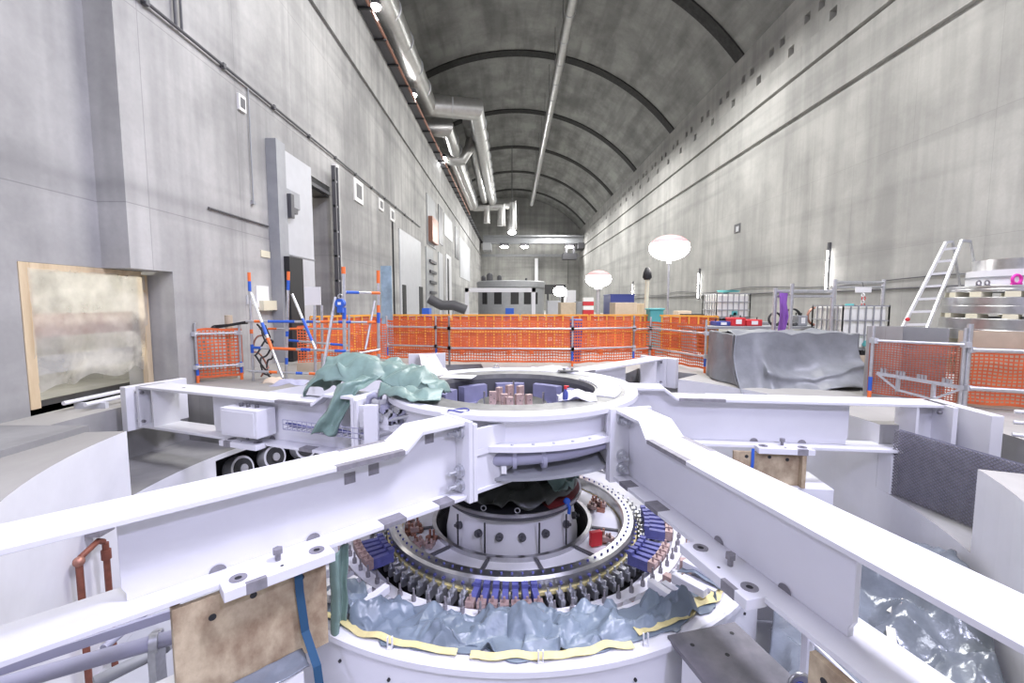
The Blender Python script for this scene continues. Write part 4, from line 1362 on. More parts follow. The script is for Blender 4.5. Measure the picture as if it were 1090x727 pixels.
t = thing('spare_tubes', 'pair of white tubes lying on low blocks behind the left end bracket', 'tube', (-6.1, 7, 0))
for x, z in ((-6.25, .12), (-5.95, .10)): obj('tube', MB().rod((x, 6.25, z), (x + .1, 7.9, z), .03, 10), M['white'], t, smooth=40)
for k in (.1, .9): obj('foot', MB().box(-6.3, -5.85, 6.3 + 1.5 * k, 6.36 + 1.5 * k, 0.0, .08), M['lgrey'], t)

t = thing('edge_rails', 'white tube rails on the pit edge to the right of the right arm anchor', 'rail', (6, 4.6, 0))
for z in (.02, .16, .28):
    obj('rail', MB().rod((5.55, 4.95, z + .04), (6.6, 4.35, z + .04), .022, 10), M['white'], t, smooth=40)
for k in (.3, .95):
    obj('post', MB().rod((5.55 + 1.05 * k, 4.95 - .6 * k, 0), (5.55 + 1.05 * k, 4.95 - .6 * k, .34), .02, 8), M['white'], t, smooth=40)

# ---- box, cable tray and pipework on the left arm
m_o = AF['L']
arm_l = [o for o in bpy.data.objects if o.name.startswith('arm')][0]
bxm = MB(); abox(bxm, m_o, 2.80, 3.42, .06, .34, -.15, .20)
t = thing('junction_box', 'white sheet-metal junction box on the side of the left arm', 'junction box', m_o(2.95, .2, -.2))
obj('box_body', bxm, M['white'], t, bevel=.008)
m = MB(); abox(m, m_o, 2.84, 3.38, .34, .352, -.12, .17)
obj('lid', m, M['white'], t, bevel=.004)
for s in (2.95, 3.1, 3.22):
    m = MB(); m.rod(m_o(s, .2, .2), m_o(s, .2, .245), .025, 10)
    obj('cable_gland', m, M['darkgrey'], t)
t = thing('wire_cable_tray', 'narrow wire cable tray along the side of the left arm by the junction box', 'cable tray', m_o(2, .2, 0))
m = MB()
for z in (-.02, .04, .10): m.rod(m_o(1.3, .23, z), m_o(2.5, .23, z), .006, 6)
for i in range(17):
    s = 1.3 + i * .075
    m.rod(m_o(s, .23, -.02), m_o(s, .23, .10), .005, 6).rod(m_o(s, .23, -.02), m_o(s, .08, -.02), .005, 6)
each('tray_wire', m, M['lav'], t)
m = MB()
for k in range(4): m.tube([m_o(1.3 + i * .1, .12 + .02 * k, .0 + .012 * k + .01 * math.sin(i + k)) for i in range(13)], .012, 6)
each('cable', m, M['indigo'], t, smooth=60)
# pipe fittings beside the hub
t = thing('pipe_manifold', 'cluster of small pipes, valves and flanges between the left arm and the hub', 'manifold', (-1.25, 4.9, -.1))
for i in range(9):
    px = 392 + 5 * i; c = ony(px, 437 + 4 * (i % 3), 5.0)
    m = MB().rod(c + Vector((-.05, .02, 0)), c + Vector((.06, -.03, .01)), .032, 12).rod(c + Vector((0, 0, -.14)), c + Vector((0, 0, .07)), .017, 8)
    m.rod(c + Vector((.03, -.05, .02)), c + Vector((.03, .05, .02)), .05, 12)
    obj('valve', m, M['lav'] if i % 2 else M['galv'], t, smooth=35)
for k, (y0, y1) in enumerate(((452, 446), (458, 456), (466, 459))):
    obj('pipe', MB().tube([ony(385, y0, 5.1), ony(405, y0 - 2, 5.0), ony(420, y1, 4.95), ony(437, y1 - 4, 4.9)], .018, 8), M['galv'], t, smooth=50)
for px, py in ((396, 425), (408, 418), (418, 424)):
    c = ony(px, py, 5.15)
    obj('elbow', MB().tube([c + Vector((-.05, 0, -.07)), c + Vector((-.03, 0, .02)), c + Vector((.03, 0, .05)), c + Vector((.09, -.02, .03))], .035, 10), M['lav'], t, smooth=50)
m = MB().box(-1.62, -1.47, 4.88, 4.95, -.28, .40)
obj('standpipe_panel', m, M['white'], t)

# ---- sheeted crate at the right
X1, X2, Y1, Y2, ZT_ = 4.12, 6.45, 8.45, 9.5, .93
t = thing('sheeted_crate', 'large crate covered by a grey tarpaulin behind the right arm', 'crate', (5, 9, 0))
obj('crate_core', MB().box(X1 + .1, X2 - .12, Y1 + .1, Y2 - .1, 0, ZT_ - .03), M['board'], t)
def tarp(u, v):
    # v: 0..1 from back over the top to the front hem ; u: 0..1 left to right
    x = lerp(X1, X2, u)
    if v < .35:
        k = v / .35
        return (x, lerp(Y2, Y1, k), ZT_ + .012 + .015 * math.sin(u * 20) * math.sin(PI * k))
    k = (v - .35) / .65
    xx = lerp(x, lerp(X1 - .10, X2 - .17, u), k)
    fold = .11 * k * math.sin(u * 6 + 2.5 * k) + .05 * k * math.sin(u * 15 - 4 * k) + .14 * k * math.exp(-((u - .17 - .1 * k) / .05) ** 2) + .10 * math.exp(-((k - .78 + .25 * (u - .6) ** 2 * 4) / .07) ** 2) * (u > .2)
    belly = -.10 * k * k * math.exp(-((u - .55) / .3) ** 2)
    return (xx, Y1 - .03 - fold * .9 - .14 * k - .38 * k ** 3 + belly, ZT_ + .01 - k * (1.0 + .10 * math.sin(u * 5 + 1)) + .03 * math.sin(u * 9) * k)
o = obj('tarpaulin', MB().grid(lambda u, v: crump(tarp(u, v), .09, 1.9, 4), 110, 80), M['tarpS'], t, smooth=28, solid=.006)
for sgn, xx in ((0, X1), (1, X2)):
    def side(u, v):
        y = lerp(Y1 - .02, Y2, u); x = xx + (.07 * math.sin(u * 8) * v + (-.1 * v if sgn == 0 else -.12 * v))
        return (x, y - (.1 * v + .38 * v ** 3) * (1 - u), ZT_ + .01 - v * .93)
    obj('side_flap', MB().grid(lambda u, v: crump(side(u, v), .03, 3, 2), 30, 30), M['tarpS'], t, smooth=28, solid=.006)
# boards behind the near barrier
for i, (xa, ya, xb, yb, z1_, mm, lab) in enumerate(((H_[0] + .12, H_[1] + .28, H_[0] + .62, H_[1] + .20, 1.14, 'floor', 'grey concrete-coloured board, left of two behind the netted barrier beside the crate'),
        (H_[0] + .63, H_[1] + .20, I_[0] + .05, I_[1] + .30, 1.14, 'grey', 'darker grey board, right of two behind the netted barrier beside the crate'),
        (I_[0] + .2, I_[1] + .3, J_[0] + .3, J_[1] + .35, 1.11, 'board', 'tan board standing below the stacked steel rings'))):
    a = Vector((xa, ya, (z1_) / 2)); b = Vector((xb, yb, z1_ / 2))
    tag(obj('barrier_board', MB().bar(a, b, .03, z1_), M[mm]), lab, 'board')

# ---- ladder
t = thing('aluminium_ladder', 'aluminium folding step ladder standing by the right wall', 'ladder', (9, 10, 0))
def lad(px, py, d): return ony(px, py, d)
Lb, Lt = lad(960, 350, 10.2), lad(1007, 258, 10.6)
Rb, Rt = lad(987, 349, 10.0), lad(1024, 256, 10.6)
def down(a, b):
    k = (0.0 - a.z) / (b.z - a.z); return a + (b - a) * k
Lf, Rf = down(Lb, Lt), down(Rb, Rt)
obj('stile', MB().bar(Lf, Lt, .04, .075), M['alu'], t); obj('stile', MB().bar(Rf, Rt, .04, .075), M['alu'], t)
for i in range(10):
    k = .06 + i * .098
    obj('rung', MB().bar(Lf + (Lt - Lf) * k, Rf + (Rt - Rf) * k, .05, .05), M['alu'], t)
B1t, B2t = lad(1014, 257, 10.7), lad(1033, 257, 10.7)
B1, B2 = lad(1021, 300, 10.95), lad(1039, 292, 10.95)
B1, B2 = down(B1, B1t), down(B2, B2t)
obj('rear_leg', MB().bar(B1, B1t, .03, .06), M['galv'], t); obj('rear_leg', MB().bar(B2, B2t, .03, .06), M['galv'], t)
for k in (.5, .75):
    obj('rear_rung', MB().bar(B1 + (B1t - B1) * k, B2 + (B2t - B2) * k, .03, .03), M['galv'], t)
obj('hinge', MB().bar(Lt, B1t, .05, .05), M['lgrey'], t); obj('hinge', MB().bar(Rt, B2t, .05, .05), M['lgrey'], t)
obj('red_clip', MB().sph(lad(966, 340, 10.15), .045, .045, .045, 12, 8), M['red'], t, smooth=180)

# ---- stack of machined rings
RC = (10.75, 9.5)
def seg_ring(label, r, z0, z1, mm='steel'):
    m = MB().lathe([(r - .35, z0), (r - .01, z0), (r, z0 + .01), (r, (z0 + z1) / 2 - .008), (r - .006, (z0 + z1) / 2), (r, (z0 + z1) / 2 + .008), (r, z1 - .01), (r - .01, z1), (r - .35, z1)], RC, 96, closed=True)
    return tag(obj('machined_ring', m, M[mm], smooth=35), label, 'ring', 'machined rings stacked on spacers')
def spacers(r, z0, z1, n, where):
    for i in range(n):
        a = 2 * PI * i / n + .1
        tag(obj('spacer_block', MB().obox((RC[0] + (r - .14) * math.cos(a), RC[1] + (r - .14) * math.sin(a)), a, .13, .11, z0, z1), M['cream'], bevel=.006),
            'cream spacer block in the layer ' + where + ' of the ring stack', 'spacer', 'spacer blocks ' + where)
seg_ring('lowest polished steel ring of the stack, behind the tan board', 1.36, .30, .62)
spacers(1.36, .0, .30, 12, 'on the floor, at the bottom')
spacers(1.36, .62, .76, 12, 'above the lowest ring')
seg_ring('second polished steel ring from the bottom of the stack', 1.36, .76, 1.20)
spacers(1.34, 1.20, 1.29, 14, 'under the third ring')
seg_ring('third polished steel ring from the bottom, thickest in the stack', 1.33, 1.29, 1.63)
spacers(1.29, 1.63, 1.735, 14, 'under the thin fourth ring')
seg_ring('thin fourth polished ring carrying lifting shackles', 1.27, 1.735, 1.86)
m = MB().ring(.5, .98, 1.86, 2.18, RC, 72)
t = thing('flanged_hub', 'white flanged hub with a polished top resting on the stack of rings', 'hub', (RC[0], RC[1], 1.86))
obj('white_flange', m, M['white'], t, smooth=35); obj('flange_lip', MB().ring(.9, 1.0, 2.02, 2.05, RC, 72), M['grey'], t, smooth=35)
obj('polished_top', MB().ring(.5, .90, 2.18, 2.40, RC, 72), M['steel'], t, smooth=35)
def shackle(ang, r, mm, s, label):
    a = math.radians(ang); c = Vector((RC[0] + r * math.cos(a), RC[1] + r * math.sin(a), 1.86))
    m = MB().torus((c.x, c.y, c.z + s * 1.25), s, s * .32, 'y', 20, 8).rod((c.x - s * 1.2, c.y, c.z + s * .25), (c.x + s * 1.2, c.y, c.z + s * .25), s * .25, 8)
    tag(obj('lifting_shackle', m, M[mm], smooth=60), label, 'shackle')
shackle(212, 1.16, 'magenta', .085, 'bright pink lifting shackle on the thin ring of the stack')
for i, an in enumerate((185, 192, 224, 243)): shackle(an, 1.2, 'greyp', .045, ['dark lifting shackle at the left edge of the thin ring', 'dark lifting shackle just left of the pink one', 'dark lifting shackle right of the pink one', 'dark lifting shackle at the front of the thin ring'][i])

# ---- machined disc on trestles, tanks
def disc_on(label, x, y, r, z):
    t = thing('machined_disc', label, 'disc', (x, y, 0))
    obj('plate', MB().lathe([(.25, z - .08), (r, z - .08), (r, z - .01), (r - .02, z), (.25, z)], (x, y), 72, closed=True), M['steel'], t, smooth=35)
    for i in range(4):
        a = PI / 4 + i * PI / 2
        obj('trestle_leg', MB().rod((x + r * .8 * math.cos(a), y + r * .8 * math.sin(a), 0), (x + r * .75 * math.cos(a), y + r * .75 * math.sin(a), z - .08), .05, 8), M['netY'], t)
disc_on('large polished steel disc on trestles behind the right-hand netting', 5.0, 15.4, 1.3, .92)
def ibc(x, y, z, w, h, label, rz=0):
    t = thing('liquid_tank', label, 'tank', (x, y, z), 'caged white liquid tanks')
    hw = w / 2
    obj('container', MB().box(x - hw + .03, x + hw - .03, y - hw + .03, y + hw - .03, z + .14, z + h), mat('tank_plastic', (.85, .85, .80), .5), t, bevel=.05)
    m = MB()
    n = 6
    for i in range(n + 1):
        k = -hw + w * i / n
        for s in (-1, 1):
            m.box(x + k - .012, x + k + .012, y + s * hw - .012, y + s * hw + .012, z + .1, z + h + .02)
            m.box(x + s * hw - .012, x + s * hw + .012, y + k - .012, y + k + .012, z + .1, z + h + .02)
    for j in range(4):
        zz = z + .13 + (h - .13) * j / 3
        for s in (-1, 1):
            m.box(x - hw, x + hw, y + s * hw - .014, y + s * hw + .014, zz - .012, zz + .012)
            m.box(x + s * hw - .014, x + s * hw + .014, y - hw, y + hw, zz - .012, zz + .012)
    obj('cage', m, M['grey'], t)
    m = MB().box(x - hw, x + hw, y - hw, y + hw, z + .09, z + .13)
    for k in (-1, 0, 1): m.box(x + k * hw * .85 - .06, x + k * hw * .85 + .06, y - hw, y + hw, z, z + .09)
    obj('pallet', m, M['black'], t)
    obj('cap', MB().cyl((x, y), .09, z + h, z + h + .05, 16), M['teal'], t, smooth=40)
    obj('valve', MB().rod((x, y - hw - .12, z + .25), (x, y - hw, z + .25), .05, 12).box(x - .08, x + .08, y - hw - .12, y - hw - .08, z + .22, z + .34), M['teal'], t)
    return t
q = ony(774.5, 338, 14.3)
tag(obj('steel_workbench', MB().box(6.1, 8.0, 13.9, 15.1, .86, .92).box(6.2, 6.3, 14, 15, 0, .86).box(7.8, 7.9, 14, 15, 0, .86).box(6.3, 7.8, 14.9, 15, .3, .4), M['grey']), 'grey steel workbench carrying the raised caged tank', 'workbench')
ibc(6.75, 14.45, .92, 1.02, .86, 'caged white liquid tank raised on the workbench, farther of the two')
m = MB().rod((6.75, 14.45, 1.83), (6.75, 14.45, 1.9), .2, 14)
tag(obj('tank_tray', MB().lathe([(.001, 1.84), (.3, 1.84), (.34, 1.9), (.32, 1.9), (.001, 1.87)], (6.75, 14.3), 24), M['teal'], smooth=40), 'teal tray lying on top of the raised caged tank', 'tray')
ibc(8.05, 10.9, .32, 1.05, 1.12, 'caged white liquid tank standing behind the sheeted crate, nearer of the two')
tag(obj('tank_plinth', MB().box(7.5, 8.6, 10.35, 11.45, 0, .318), M['board']), 'tan timber plinth under the nearer caged tank', 'plinth')
# machines and hoses behind the crate
def redbox(px0, px1, py0, py1, d, mm, label, name='pump_unit', cat='pump'):
    a, b = ony(px0, py0, d), ony(px1, py1, d)
    t = thing(name, label, cat, ((a.x + b.x) / 2, d, max(0, b.z)))
    z0 = b.z
    obj('casing', MB().box(a.x, b.x, d, d + .5, z0, a.z), M[mm], t, bevel=.02)
    obj('front_plate', MB().box(a.x + (b.x - a.x) * .25, a.x + (b.x - a.x) * .75, d - .015, d, z0 + (a.z - z0) * .25, z0 + (a.z - z0) * .75), M['paper'], t)
    obj('handle', MB().tube([(a.x + .05, d + .25, a.z), (a.x + .05, d + .25, a.z + .06), (b.x - .05, d + .25, a.z + .06), (b.x - .05, d + .25, a.z)], .015, 8), M['black'], t, smooth=50)
    return t
tag(obj('pump_bench', MB().box(4.6, 8.2, 11.75, 12.65, .84, .9).box(4.7, 4.8, 11.8, 12.6, 0, .84).box(8.0, 8.1, 11.8, 12.6, 0, .84), M['grey']), 'long grey bench behind the sheeted crate, carrying the red pumps', 'bench')
def onbench(px0, px1, h, d, mm, label, name='pump_unit', cat='pump'):
    a, b = ony(px0, 340, d), ony(px1, 340, d)
    t = thing(name, label, cat, ((a.x + b.x) / 2, d + .2, .9))
    obj('casing', MB().box(a.x, b.x, d, d + .4, .901, .9 + h), M[mm], t, bevel=.02)
    obj('front_plate', MB().box(a.x + (b.x - a.x) * .3, a.x + (b.x - a.x) * .7, d - .012, d, .9 + h * .25, .9 + h * .8), M['paper'] if mm != 'paper' else M['red'], t)
    obj('handle', MB().tube([(a.x + .05, d + .2, .9 + h - .01), (a.x + .05, d + .2, .96 + h), (b.x - .05, d + .2, .96 + h), (b.x - .05, d + .2, .9 + h - .01)], .014, 8), M['black'], t, smooth=50)
onbench(763, 778, .12, 12.05, 'navy', 'low navy blue box on the bench under the raised caged tank', 'tool_box', 'box')
onbench(779, 794, .22, 12.0, 'red', 'red pump with a white plate on the bench, left of two')
onbench(795, 812, .17, 12.0, 'red', 'red pump with a white plate on the bench, right of two')
onbench(850, 860, .28, 12.0, 'grey', 'grey control box on the bench between the coiled hoses', 'control_box', 'box')
for i, (px, r, mm, lab, d) in enumerate(((824, .17, 'rubber', 'black hose coil standing on the bench by the purple cables', 12.1), (842, .22, 'rubber', 'larger black hose coil on the bench behind the post', 12.1), (868, .24, 'copper', 'orange-brown hose coil on the bench', 12.1), (889, .26, 'rubber', 'black hose coil at the right end of the bench', 12.1))):
    q = ony(px, 340, d)
    t = thing('hose_coil', lab, 'hose', (q.x, d, .9))
    for k in range(4):
        obj('hose_turn', MB().torus((q.x + .02 * k, d + .05 * k - .06, .91 + r + .01 * (k % 2)), r - .012 * (k % 2), .02, 'y', 28, 8), M[mm], t, smooth=60)
# silver frames
def gantry(x0, x1, y, h, label, sign=False):
    t = thing('tube_gantry', label, 'gantry', ((x0 + x1) / 2, y, 0))
    obj('upright', MB().rod((x0, y, 0), (x0, y, h), .045, 14), M['galv'], t, smooth=40)
    obj('upright', MB().rod((x1, y, 0), (x1, y, h), .045, 14), M['galv'], t, smooth=40)
    obj('cross_tube', MB().rod((x0, y, h - .08), (x1, y, h - .08), .04, 12), M['galv'], t, smooth=40)
    obj('cross_tube', MB().rod((x0, y, h - .2), (x1, y, h - .2), .03, 12), M['galv'], t, smooth=40)
    return t
q0, q1 = ony(828, 309, 10.6), ony(884, 306, 10.8)
gantry(q0.x, q1.x, 10.7, 1.86, 'silver tube gantry with purple cables hung at its left end')
q = ony(843.5, 302, 10.2)
tag(obj('tube_post', MB().rod((q.x, 10.2, 0), (q.x, 10.2, q.z), .04, 14).rod((q.x, 10.2, 0), (q.x, 10.2, .02), .12, 14), M['galv'], smooth=40), 'single silver tube post in front of the gantry with purple cables', 'post')
q0, q1 = ony(889, 300, 11.6), ony(941, 298, 11.6)
gantry(q0.x, q1.x, 11.6, 2.1, 'silver tube gantry with a hanging white sign, behind the nearer caged tank')
q = ony(919, 308, 11.5)
t = thing('hanging_sign', 'small white sign hanging on a red and white chain from the silver gantry', 'sign', (q.x, 11.5, q.z - .5))
obj('sign_plate', MB().box(q.x - .2, q.x + .2, 11.49, 11.51, q.z - .08, q.z + .06), M['paper'], t)
obj('cord', MB().rod((q.x, 11.5, q.z + .06), (q.x, 11.55, 2.03), .008, 6), M['darkgrey'], t)
for k in range(6):
    obj('chain_link', MB().torus((q.x + .02 * (k % 2), 11.5, q.z - .14 - .085 * k), .045, .012, 'y' if k % 2 else 'x', 14, 6), M['red'] if k % 2 else M['paper'], t, smooth=60)
t = thing('purple_cable_bunch', 'bunch of purple cables hanging from the left end of the silver gantry', 'cable', (ony(832, 320, 10.6).x, 10.6, .8))
for k in range(5):
    x = ony(830.5 + 1.3 * k, 320, 10.62).x
    obj('cable', MB().tube([(x, 10.62 - .01 * k, 1.74), (x + .02 * math.sin(k), 10.58, 1.5), (x + .03 * math.sin(k * 2), 10.55, 1.2), (x - .02, 10.58, .85)], .03, 8), M['purple'], t, smooth=60)

# ---- balloon lights
def balloon(px, py, d, rx, rz, mast, label, e):
    c = ony(px, py, d)
    t = thing('balloon_light', label, 'lamp', (c.x, c.y, 0), 'balloon lamps on masts')
    mm = emis('balloon_glow', (1, .97, .95), e)
    vs = MB().sph(c, rx, rx, rz, 28, 16)
    lo = MB(); hi = MB()
    lo.sph((c.x, c.y, c.z), rx, rx, rz, 28, 16)
    obj('envelope', lo, mm, t, smooth=180)
    cap = MB().lathe([(rx * math.sin(a) * 1.02, c.z + rz * math.cos(a) * 1.03) for a in [.001, .1, .2, .3, .4, .5, .6, .7, .8, .9, 1.0, 1.1, 1.2]], (c.x, c.y), 28)
    obj('red_crown', cap, mat('pink_fabric', (.85, .42, .42), .6), t, smooth=60)
    obj('mast', MB().rod((c.x, c.y, .05), (c.x, c.y, c.z - rz + .01), mast, 12), M['galv'], t, smooth=40)
    obj('collar', MB().rod((c.x, c.y, c.z - rz - .1), (c.x, c.y, c.z - rz + .02), mast * 2, 12), M['lgrey'], t, smooth=40)
    for k in range(3):
        a = k * 2.1 + .4
        obj('tripod_leg', MB().rod((c.x, c.y, .7), (c.x + .5 * math.cos(a), c.y + .5 * math.sin(a), .0), .02, 8), M['darkgrey'], t, smooth=40)
balloon(712.5, 264, 14.2, .60, .38, .035, 'larger glowing balloon lamp on a tall mast, nearer of the two', 20)
balloon(637, 297, 21, .58, .38, .09, 'smaller glowing balloon lamp on a thick white mast, farther of the two', 20)
# wall tubes
def walltube(px, y0, y1, label):
    a, b = onx(px, y0, XR - .16), onx(px, y1, XR - .16)
    t = thing('wall_tube_light', label, 'lamp', (XR - .1, a.y, b.z))
    obj('tube', MB().rod((XR - .16, a.y, b.z), (XR - .16, a.y, a.z), .03, 10), M['tubew'], t, smooth=60)
    obj('batten', MB().box(XR - .1, XR - .001, a.y + .02, a.y + .12, b.z - .1, a.z + .35), M['darkgrey'], t)
walltube(881, 267, 309, 'upright lit tube lamp on the right wall, nearest of three')
walltube(743.5, 291, 317, 'upright lit tube lamp on the right wall, second of three')
walltube(673, 303, 316, 'upright lit tube lamp on the right wall, farthest of three')
# right wall cables and vent
for py, lab, r in ((306, 'upper', .02), (313, 'lower', .03)):
    a = onx(747, py, XR - .05); b = onx(1000, py - 10 if py == 306 else py - 14, XR - .05)
    pts = []
    z = onx(880, py - 3, XR - .05).z
    for i in range(30):
        y = 11 + i * 1.6
        pts.append((XR - .05, y, z + (.10 * math.sin(i * .9) if py == 306 else .02 * math.sin(i))))
    tag(obj('wall_cable', MB().tube(pts, r, 8), M['darkgrey'], smooth=60), lab + ' of two dark cables running along the right wall', 'cable')
a = onx(785, 243, XR)
t = thing('wall_vent', 'small dark framed vent alone on the right wall', 'vent', (XR, a.y, a.z))
m = MB().box(XR - .03, XR - .001, a.y - .35, a.y + .35, a.z - .25, a.z + .25)
obj('grille', m, M['darkgrey'], t)
obj('cover', MB().box(XR - .045, XR - .03, a.y - .22, a.y + .1, a.z - .2, a.z + .1), M['lgrey'], t)

# ---- middle distance
def crate(px0, px1, py0, py1, d, dep, mm, label, name='crate', cat='crate', lid=None):
    a, b = ony(px0, py0, d), ony(px1, py1, d)
    t = thing(name, label, cat, ((a.x + b.x) / 2, d + dep / 2, 0))
    obj('body', MB().box(a.x, b.x, d, d + dep, .0, a.z), M[mm], t, bevel=.015)
    if lid: obj('lid', MB().box(a.x - .03, b.x + .03, d - .03, d + dep + .03, a.z, a.z + .05), M[lid], t, bevel=.01)
    m = MB()
    for k in (.12, .88): m.box(lerp(a.x, b.x, k) - .03, lerp(a.x, b.x, k) + .03, d - .015, d, .02, a.z - .02)
    obj('batten', m, M[lid or mm], t)
    return t
crate(655, 678, 322, 336, 17, 1, 'board', 'tan plywood crate beyond the nets, left of the teal bin')
crate(678, 689, 323, 336, 18, 1, 'wood', 'paler tan crate right beside the plywood crate')
crate(692, 706, 330, 348, 13.2, .4, 'teal', 'teal plastic bin standing behind the net by the black-headed pole', 'storage_bin', 'bin', 'teal')
crate(650, 675, 314, 326, 26, 2, 'navy', 'dark blue skip beyond the tan crates', 'waste_skip', 'skip', 'navy')
crate(614, 621, 321, 338, 30, 1.2, 'grey', 'grey cabinet left of the red and white stack', 'cabinet', 'cabinet')
crate(597, 613, 322, 333, 26, 1.5, 'board', 'tan pallet box beneath the far floodlight', 'pallet_box', 'box')
crate(706, 711, 336, 350, 13.4, .3, 'cream', 'small cream box beside the teal bin', 'box', 'box')
crate(722, 736, 331, 345, 15.5, .5, 'board', 'tan box right of the nearer balloon lamp', 'box', 'box')
for k in range(4):
    q = ony(626.5, 332 - k * 4.5, 26)
    tag(obj('barrier_block', MB().box(q.x - .3, q.x + .3, 26, 26.4, q.z - .12 if k else 0, q.z + .1), M['red'] if k % 2 == 0 else M['paper']), ('lowest red', 'lower white', 'upper red', 'topmost white')[k] + ' block of the red and white stack by the far balloon lamp', 'block')
q = ony(688, 290, 13.9)
t = thing('wrapped_pole', 'pale upright pole with a black bag tied over its head', 'pole', (q.x, 13.9, 0))
obj('pole_shaft', MB().rod((q.x, 13.9, 0), (q.x + .04, 13.9, q.z + .08), .065, 12), M['cream'], t, smooth=40)
obj('black_bag', MB().lathe([(.001, q.z + .16), (.06, q.z + .14), (.12, q.z), (.14, q.z - .15), (.09, q.z - .22)], (q.x + .03, 13.9), 14), M['black'], t, smooth=50)
crate(730, 748, 336, 344, 14.2, .4, 'red', 'red toolbox on the floor right of the nearer balloon lamp', 'tool_box', 'box', 'black')
# neighbouring generator casing
gc = (-.1, 49.5)
t = thing('generator_casing', 'grey cylindrical housing of the next generator at the far end of the hall', 'housing', (gc[0], gc[1], 0))
obj('shell', MB().lathe([(3.55, 0), (3.55, 3.05), (3.7, 3.1), (3.7, 3.65), (3.5, 3.75), (.01, 3.8)], gc, 96), M['grey'], t, smooth=35)
for a in (-140, -112, -84, -62, -45):
    w = 6.5 if a not in (-45,) else 5
    obj('window_panel', MB().ring(3.5, 3.58, 1.35, 2.55, gc, 8, math.radians(a - w), math.radians(a + w)), M['black'], t)
for i, (x, y, s) in enumerate(((-2.2, 47.5, .55), (-1.2, 47.6, .4), (-2.9, 48.5, .4), (1.6, 48.4, .22))):
    tag(obj('roof_fitting', MB().cyl((gc[0] + x, y), s * .6, 3.8, 3.8 + s, 14).sph((gc[0] + x, y, 3.8 + s), s * .55, s * .55, s * .4, 12, 8), M['darkgrey'], smooth=40), ['largest dark fitting', 'second dark fitting', 'leftmost dark fitting', 'small flat fitting'][i] + ' on top of the far grey housing', 'fitting')
q0, q1 = ony(497, 309, 30), ony(568, 309, 30)
t = thing('white_portal_frame', 'white goalpost frame standing before the far grey housing', 'frame', ((q0.x + q1.x) / 2, 30, 0))
for q in (q0, q1): obj('upright', MB().box(q.x - .12, q.x + .12, 29.9, 30.1, 0, q.z + .15), M['white'], t)
obj('beam', MB().box(q0.x - .12, q1.x + .12, 29.9, 30.1, q0.z - .12, q0.z + .15), M['white'], t)
q0, q1, q2 = ony(457, 318, 26), ony(470, 325, 26), ony(496, 330, 26)
t = thing('curved_chute', 'dark curved chute on pale legs at the left, beyond the nets', 'chute', (q1.x, 26, 0))
obj('trough', MB().tube([q0, (q1.x - .2, 26, q1.z + .1), q1, ((q1.x + q2.x) / 2, 26, q1.z), q2], .28, 12), M['darkgrey'], t, smooth=50)
for x in (q1.x + .1, (q1.x + q2.x) / 2, q2.x - .15): obj('leg', MB().rod((x, 26, 0), (x, 26, q2.z + .2), .06, 8), M['lgrey'], t)
crate(449, 457, 328, 340, 20, .6, 'blue', 'blue tub on the floor by the left wall beyond the nets', 'tub', 'tub')
crate(538, 547, 328, 336, 29, .5, 'blue', 'blue box in front of the far grey housing', 'box', 'box')
a, b = ony(580, 303, 44), ony(602, 313, 44)
tag(obj('dark_screen', MB().box(a.x, b.x, 44, 44.2, b.z, a.z).box(a.x + .2, a.x + .4, 44, 44.2, 0, b.z).box(b.x - .4, b.x - .2, 44, 44.2, 0, b.z), M['black']), 'black screen on legs right of the far grey housing', 'screen')
t = thing('floodlight', 'small glowing floodlight before the black screen', 'lamp', (ony(596, 310, 38).x, 38, 0))
q = ony(596, 310, 38)
obj('lamp_globe', MB().sph(q, .55, .3, .42, 16, 10), M['lamp'], t, smooth=180)
obj('stand', MB().rod((q.x, 38, 0), (q.x, 38, q.z - .4), .05, 8), M['darkgrey'], t)
# person-high things near px 580-612
crate(583, 597, 320, 334, 33, 1.5, 'lgrey', 'pale grey machine cabinet right of the far housing', 'cabinet', 'cabinet')
crate(603, 613, 309, 322, 36, 1.5, 'white', 'white cabin at the far right end of the hall floor', 'cabin', 'cabin')

# ================================================================ PIT FURNITURE
# pedestals under the arms
def pedestal(nm, s0, s1, o0, o1, zt, label):
    T = AF[nm]
    m = MB(); abox(m, T, s0, s1, o0, o1, -2.449, zt)
    t = thing('support_pedestal', label, 'pedestal', T((s0 + s1) / 2, (o0 + o1) / 2, -2.449))
    obj('block', m, M['white_matt'], t, bevel=.01)
    m = MB(); abox(m, T, s0 - .02, s1 + .02, o0 - .02, o1 + .02, zt - .06, zt)
    return t
pedestal('FL', 2.98, 4.2, -.25, .32, -1.0, 'white support pedestal under the front left arm, below the plywood board')
pedestal('FR', 2.95, 3.75, -.38, .20, -.98, 'white support pedestal under the front right arm, below the dark plate')
pedestal('R', 3.0, 3.9, -.3, .3, -.72, 'white support pedestal under the right arm')
def board(nm, s0, s1, o, z0, z1, label):
    T = AF[nm]
    t = thing('plywood_board', label, 'board', T((s0 + s1) / 2, o, z0))
    m = MB(); abox(m, T, s0, s1, o - .02, o + .02, z0, z1)
    obj('panel', m, M['ply'], t)
    for k, (u, v) in enumerate(((.2, .85), (.55, .86), (.82, .8))):
        c0, c1 = T(lerp(s0, s1, u), o - .0215, lerp(z0, z1, v)), T(lerp(s0, s1, u), o + .0215, lerp(z0, z1, v))
        obj('bolt_hole', MB().rod(c0, c1, .022, 14), M['black'], t)
    m = MB(); abox(m, T, s1, s1 + .045, o - .10, o + .02, z0, z1)
    obj('edge_batten', m, M['ply'], t)
    return t
board('FL', 2.76, 3.62, .16, -.995, -.315, 'large stained plywood board standing under the front left arm')
board('R', 2.76, 3.52, -.22, -.715, -.315, 'small worn plywood board standing under the right arm')
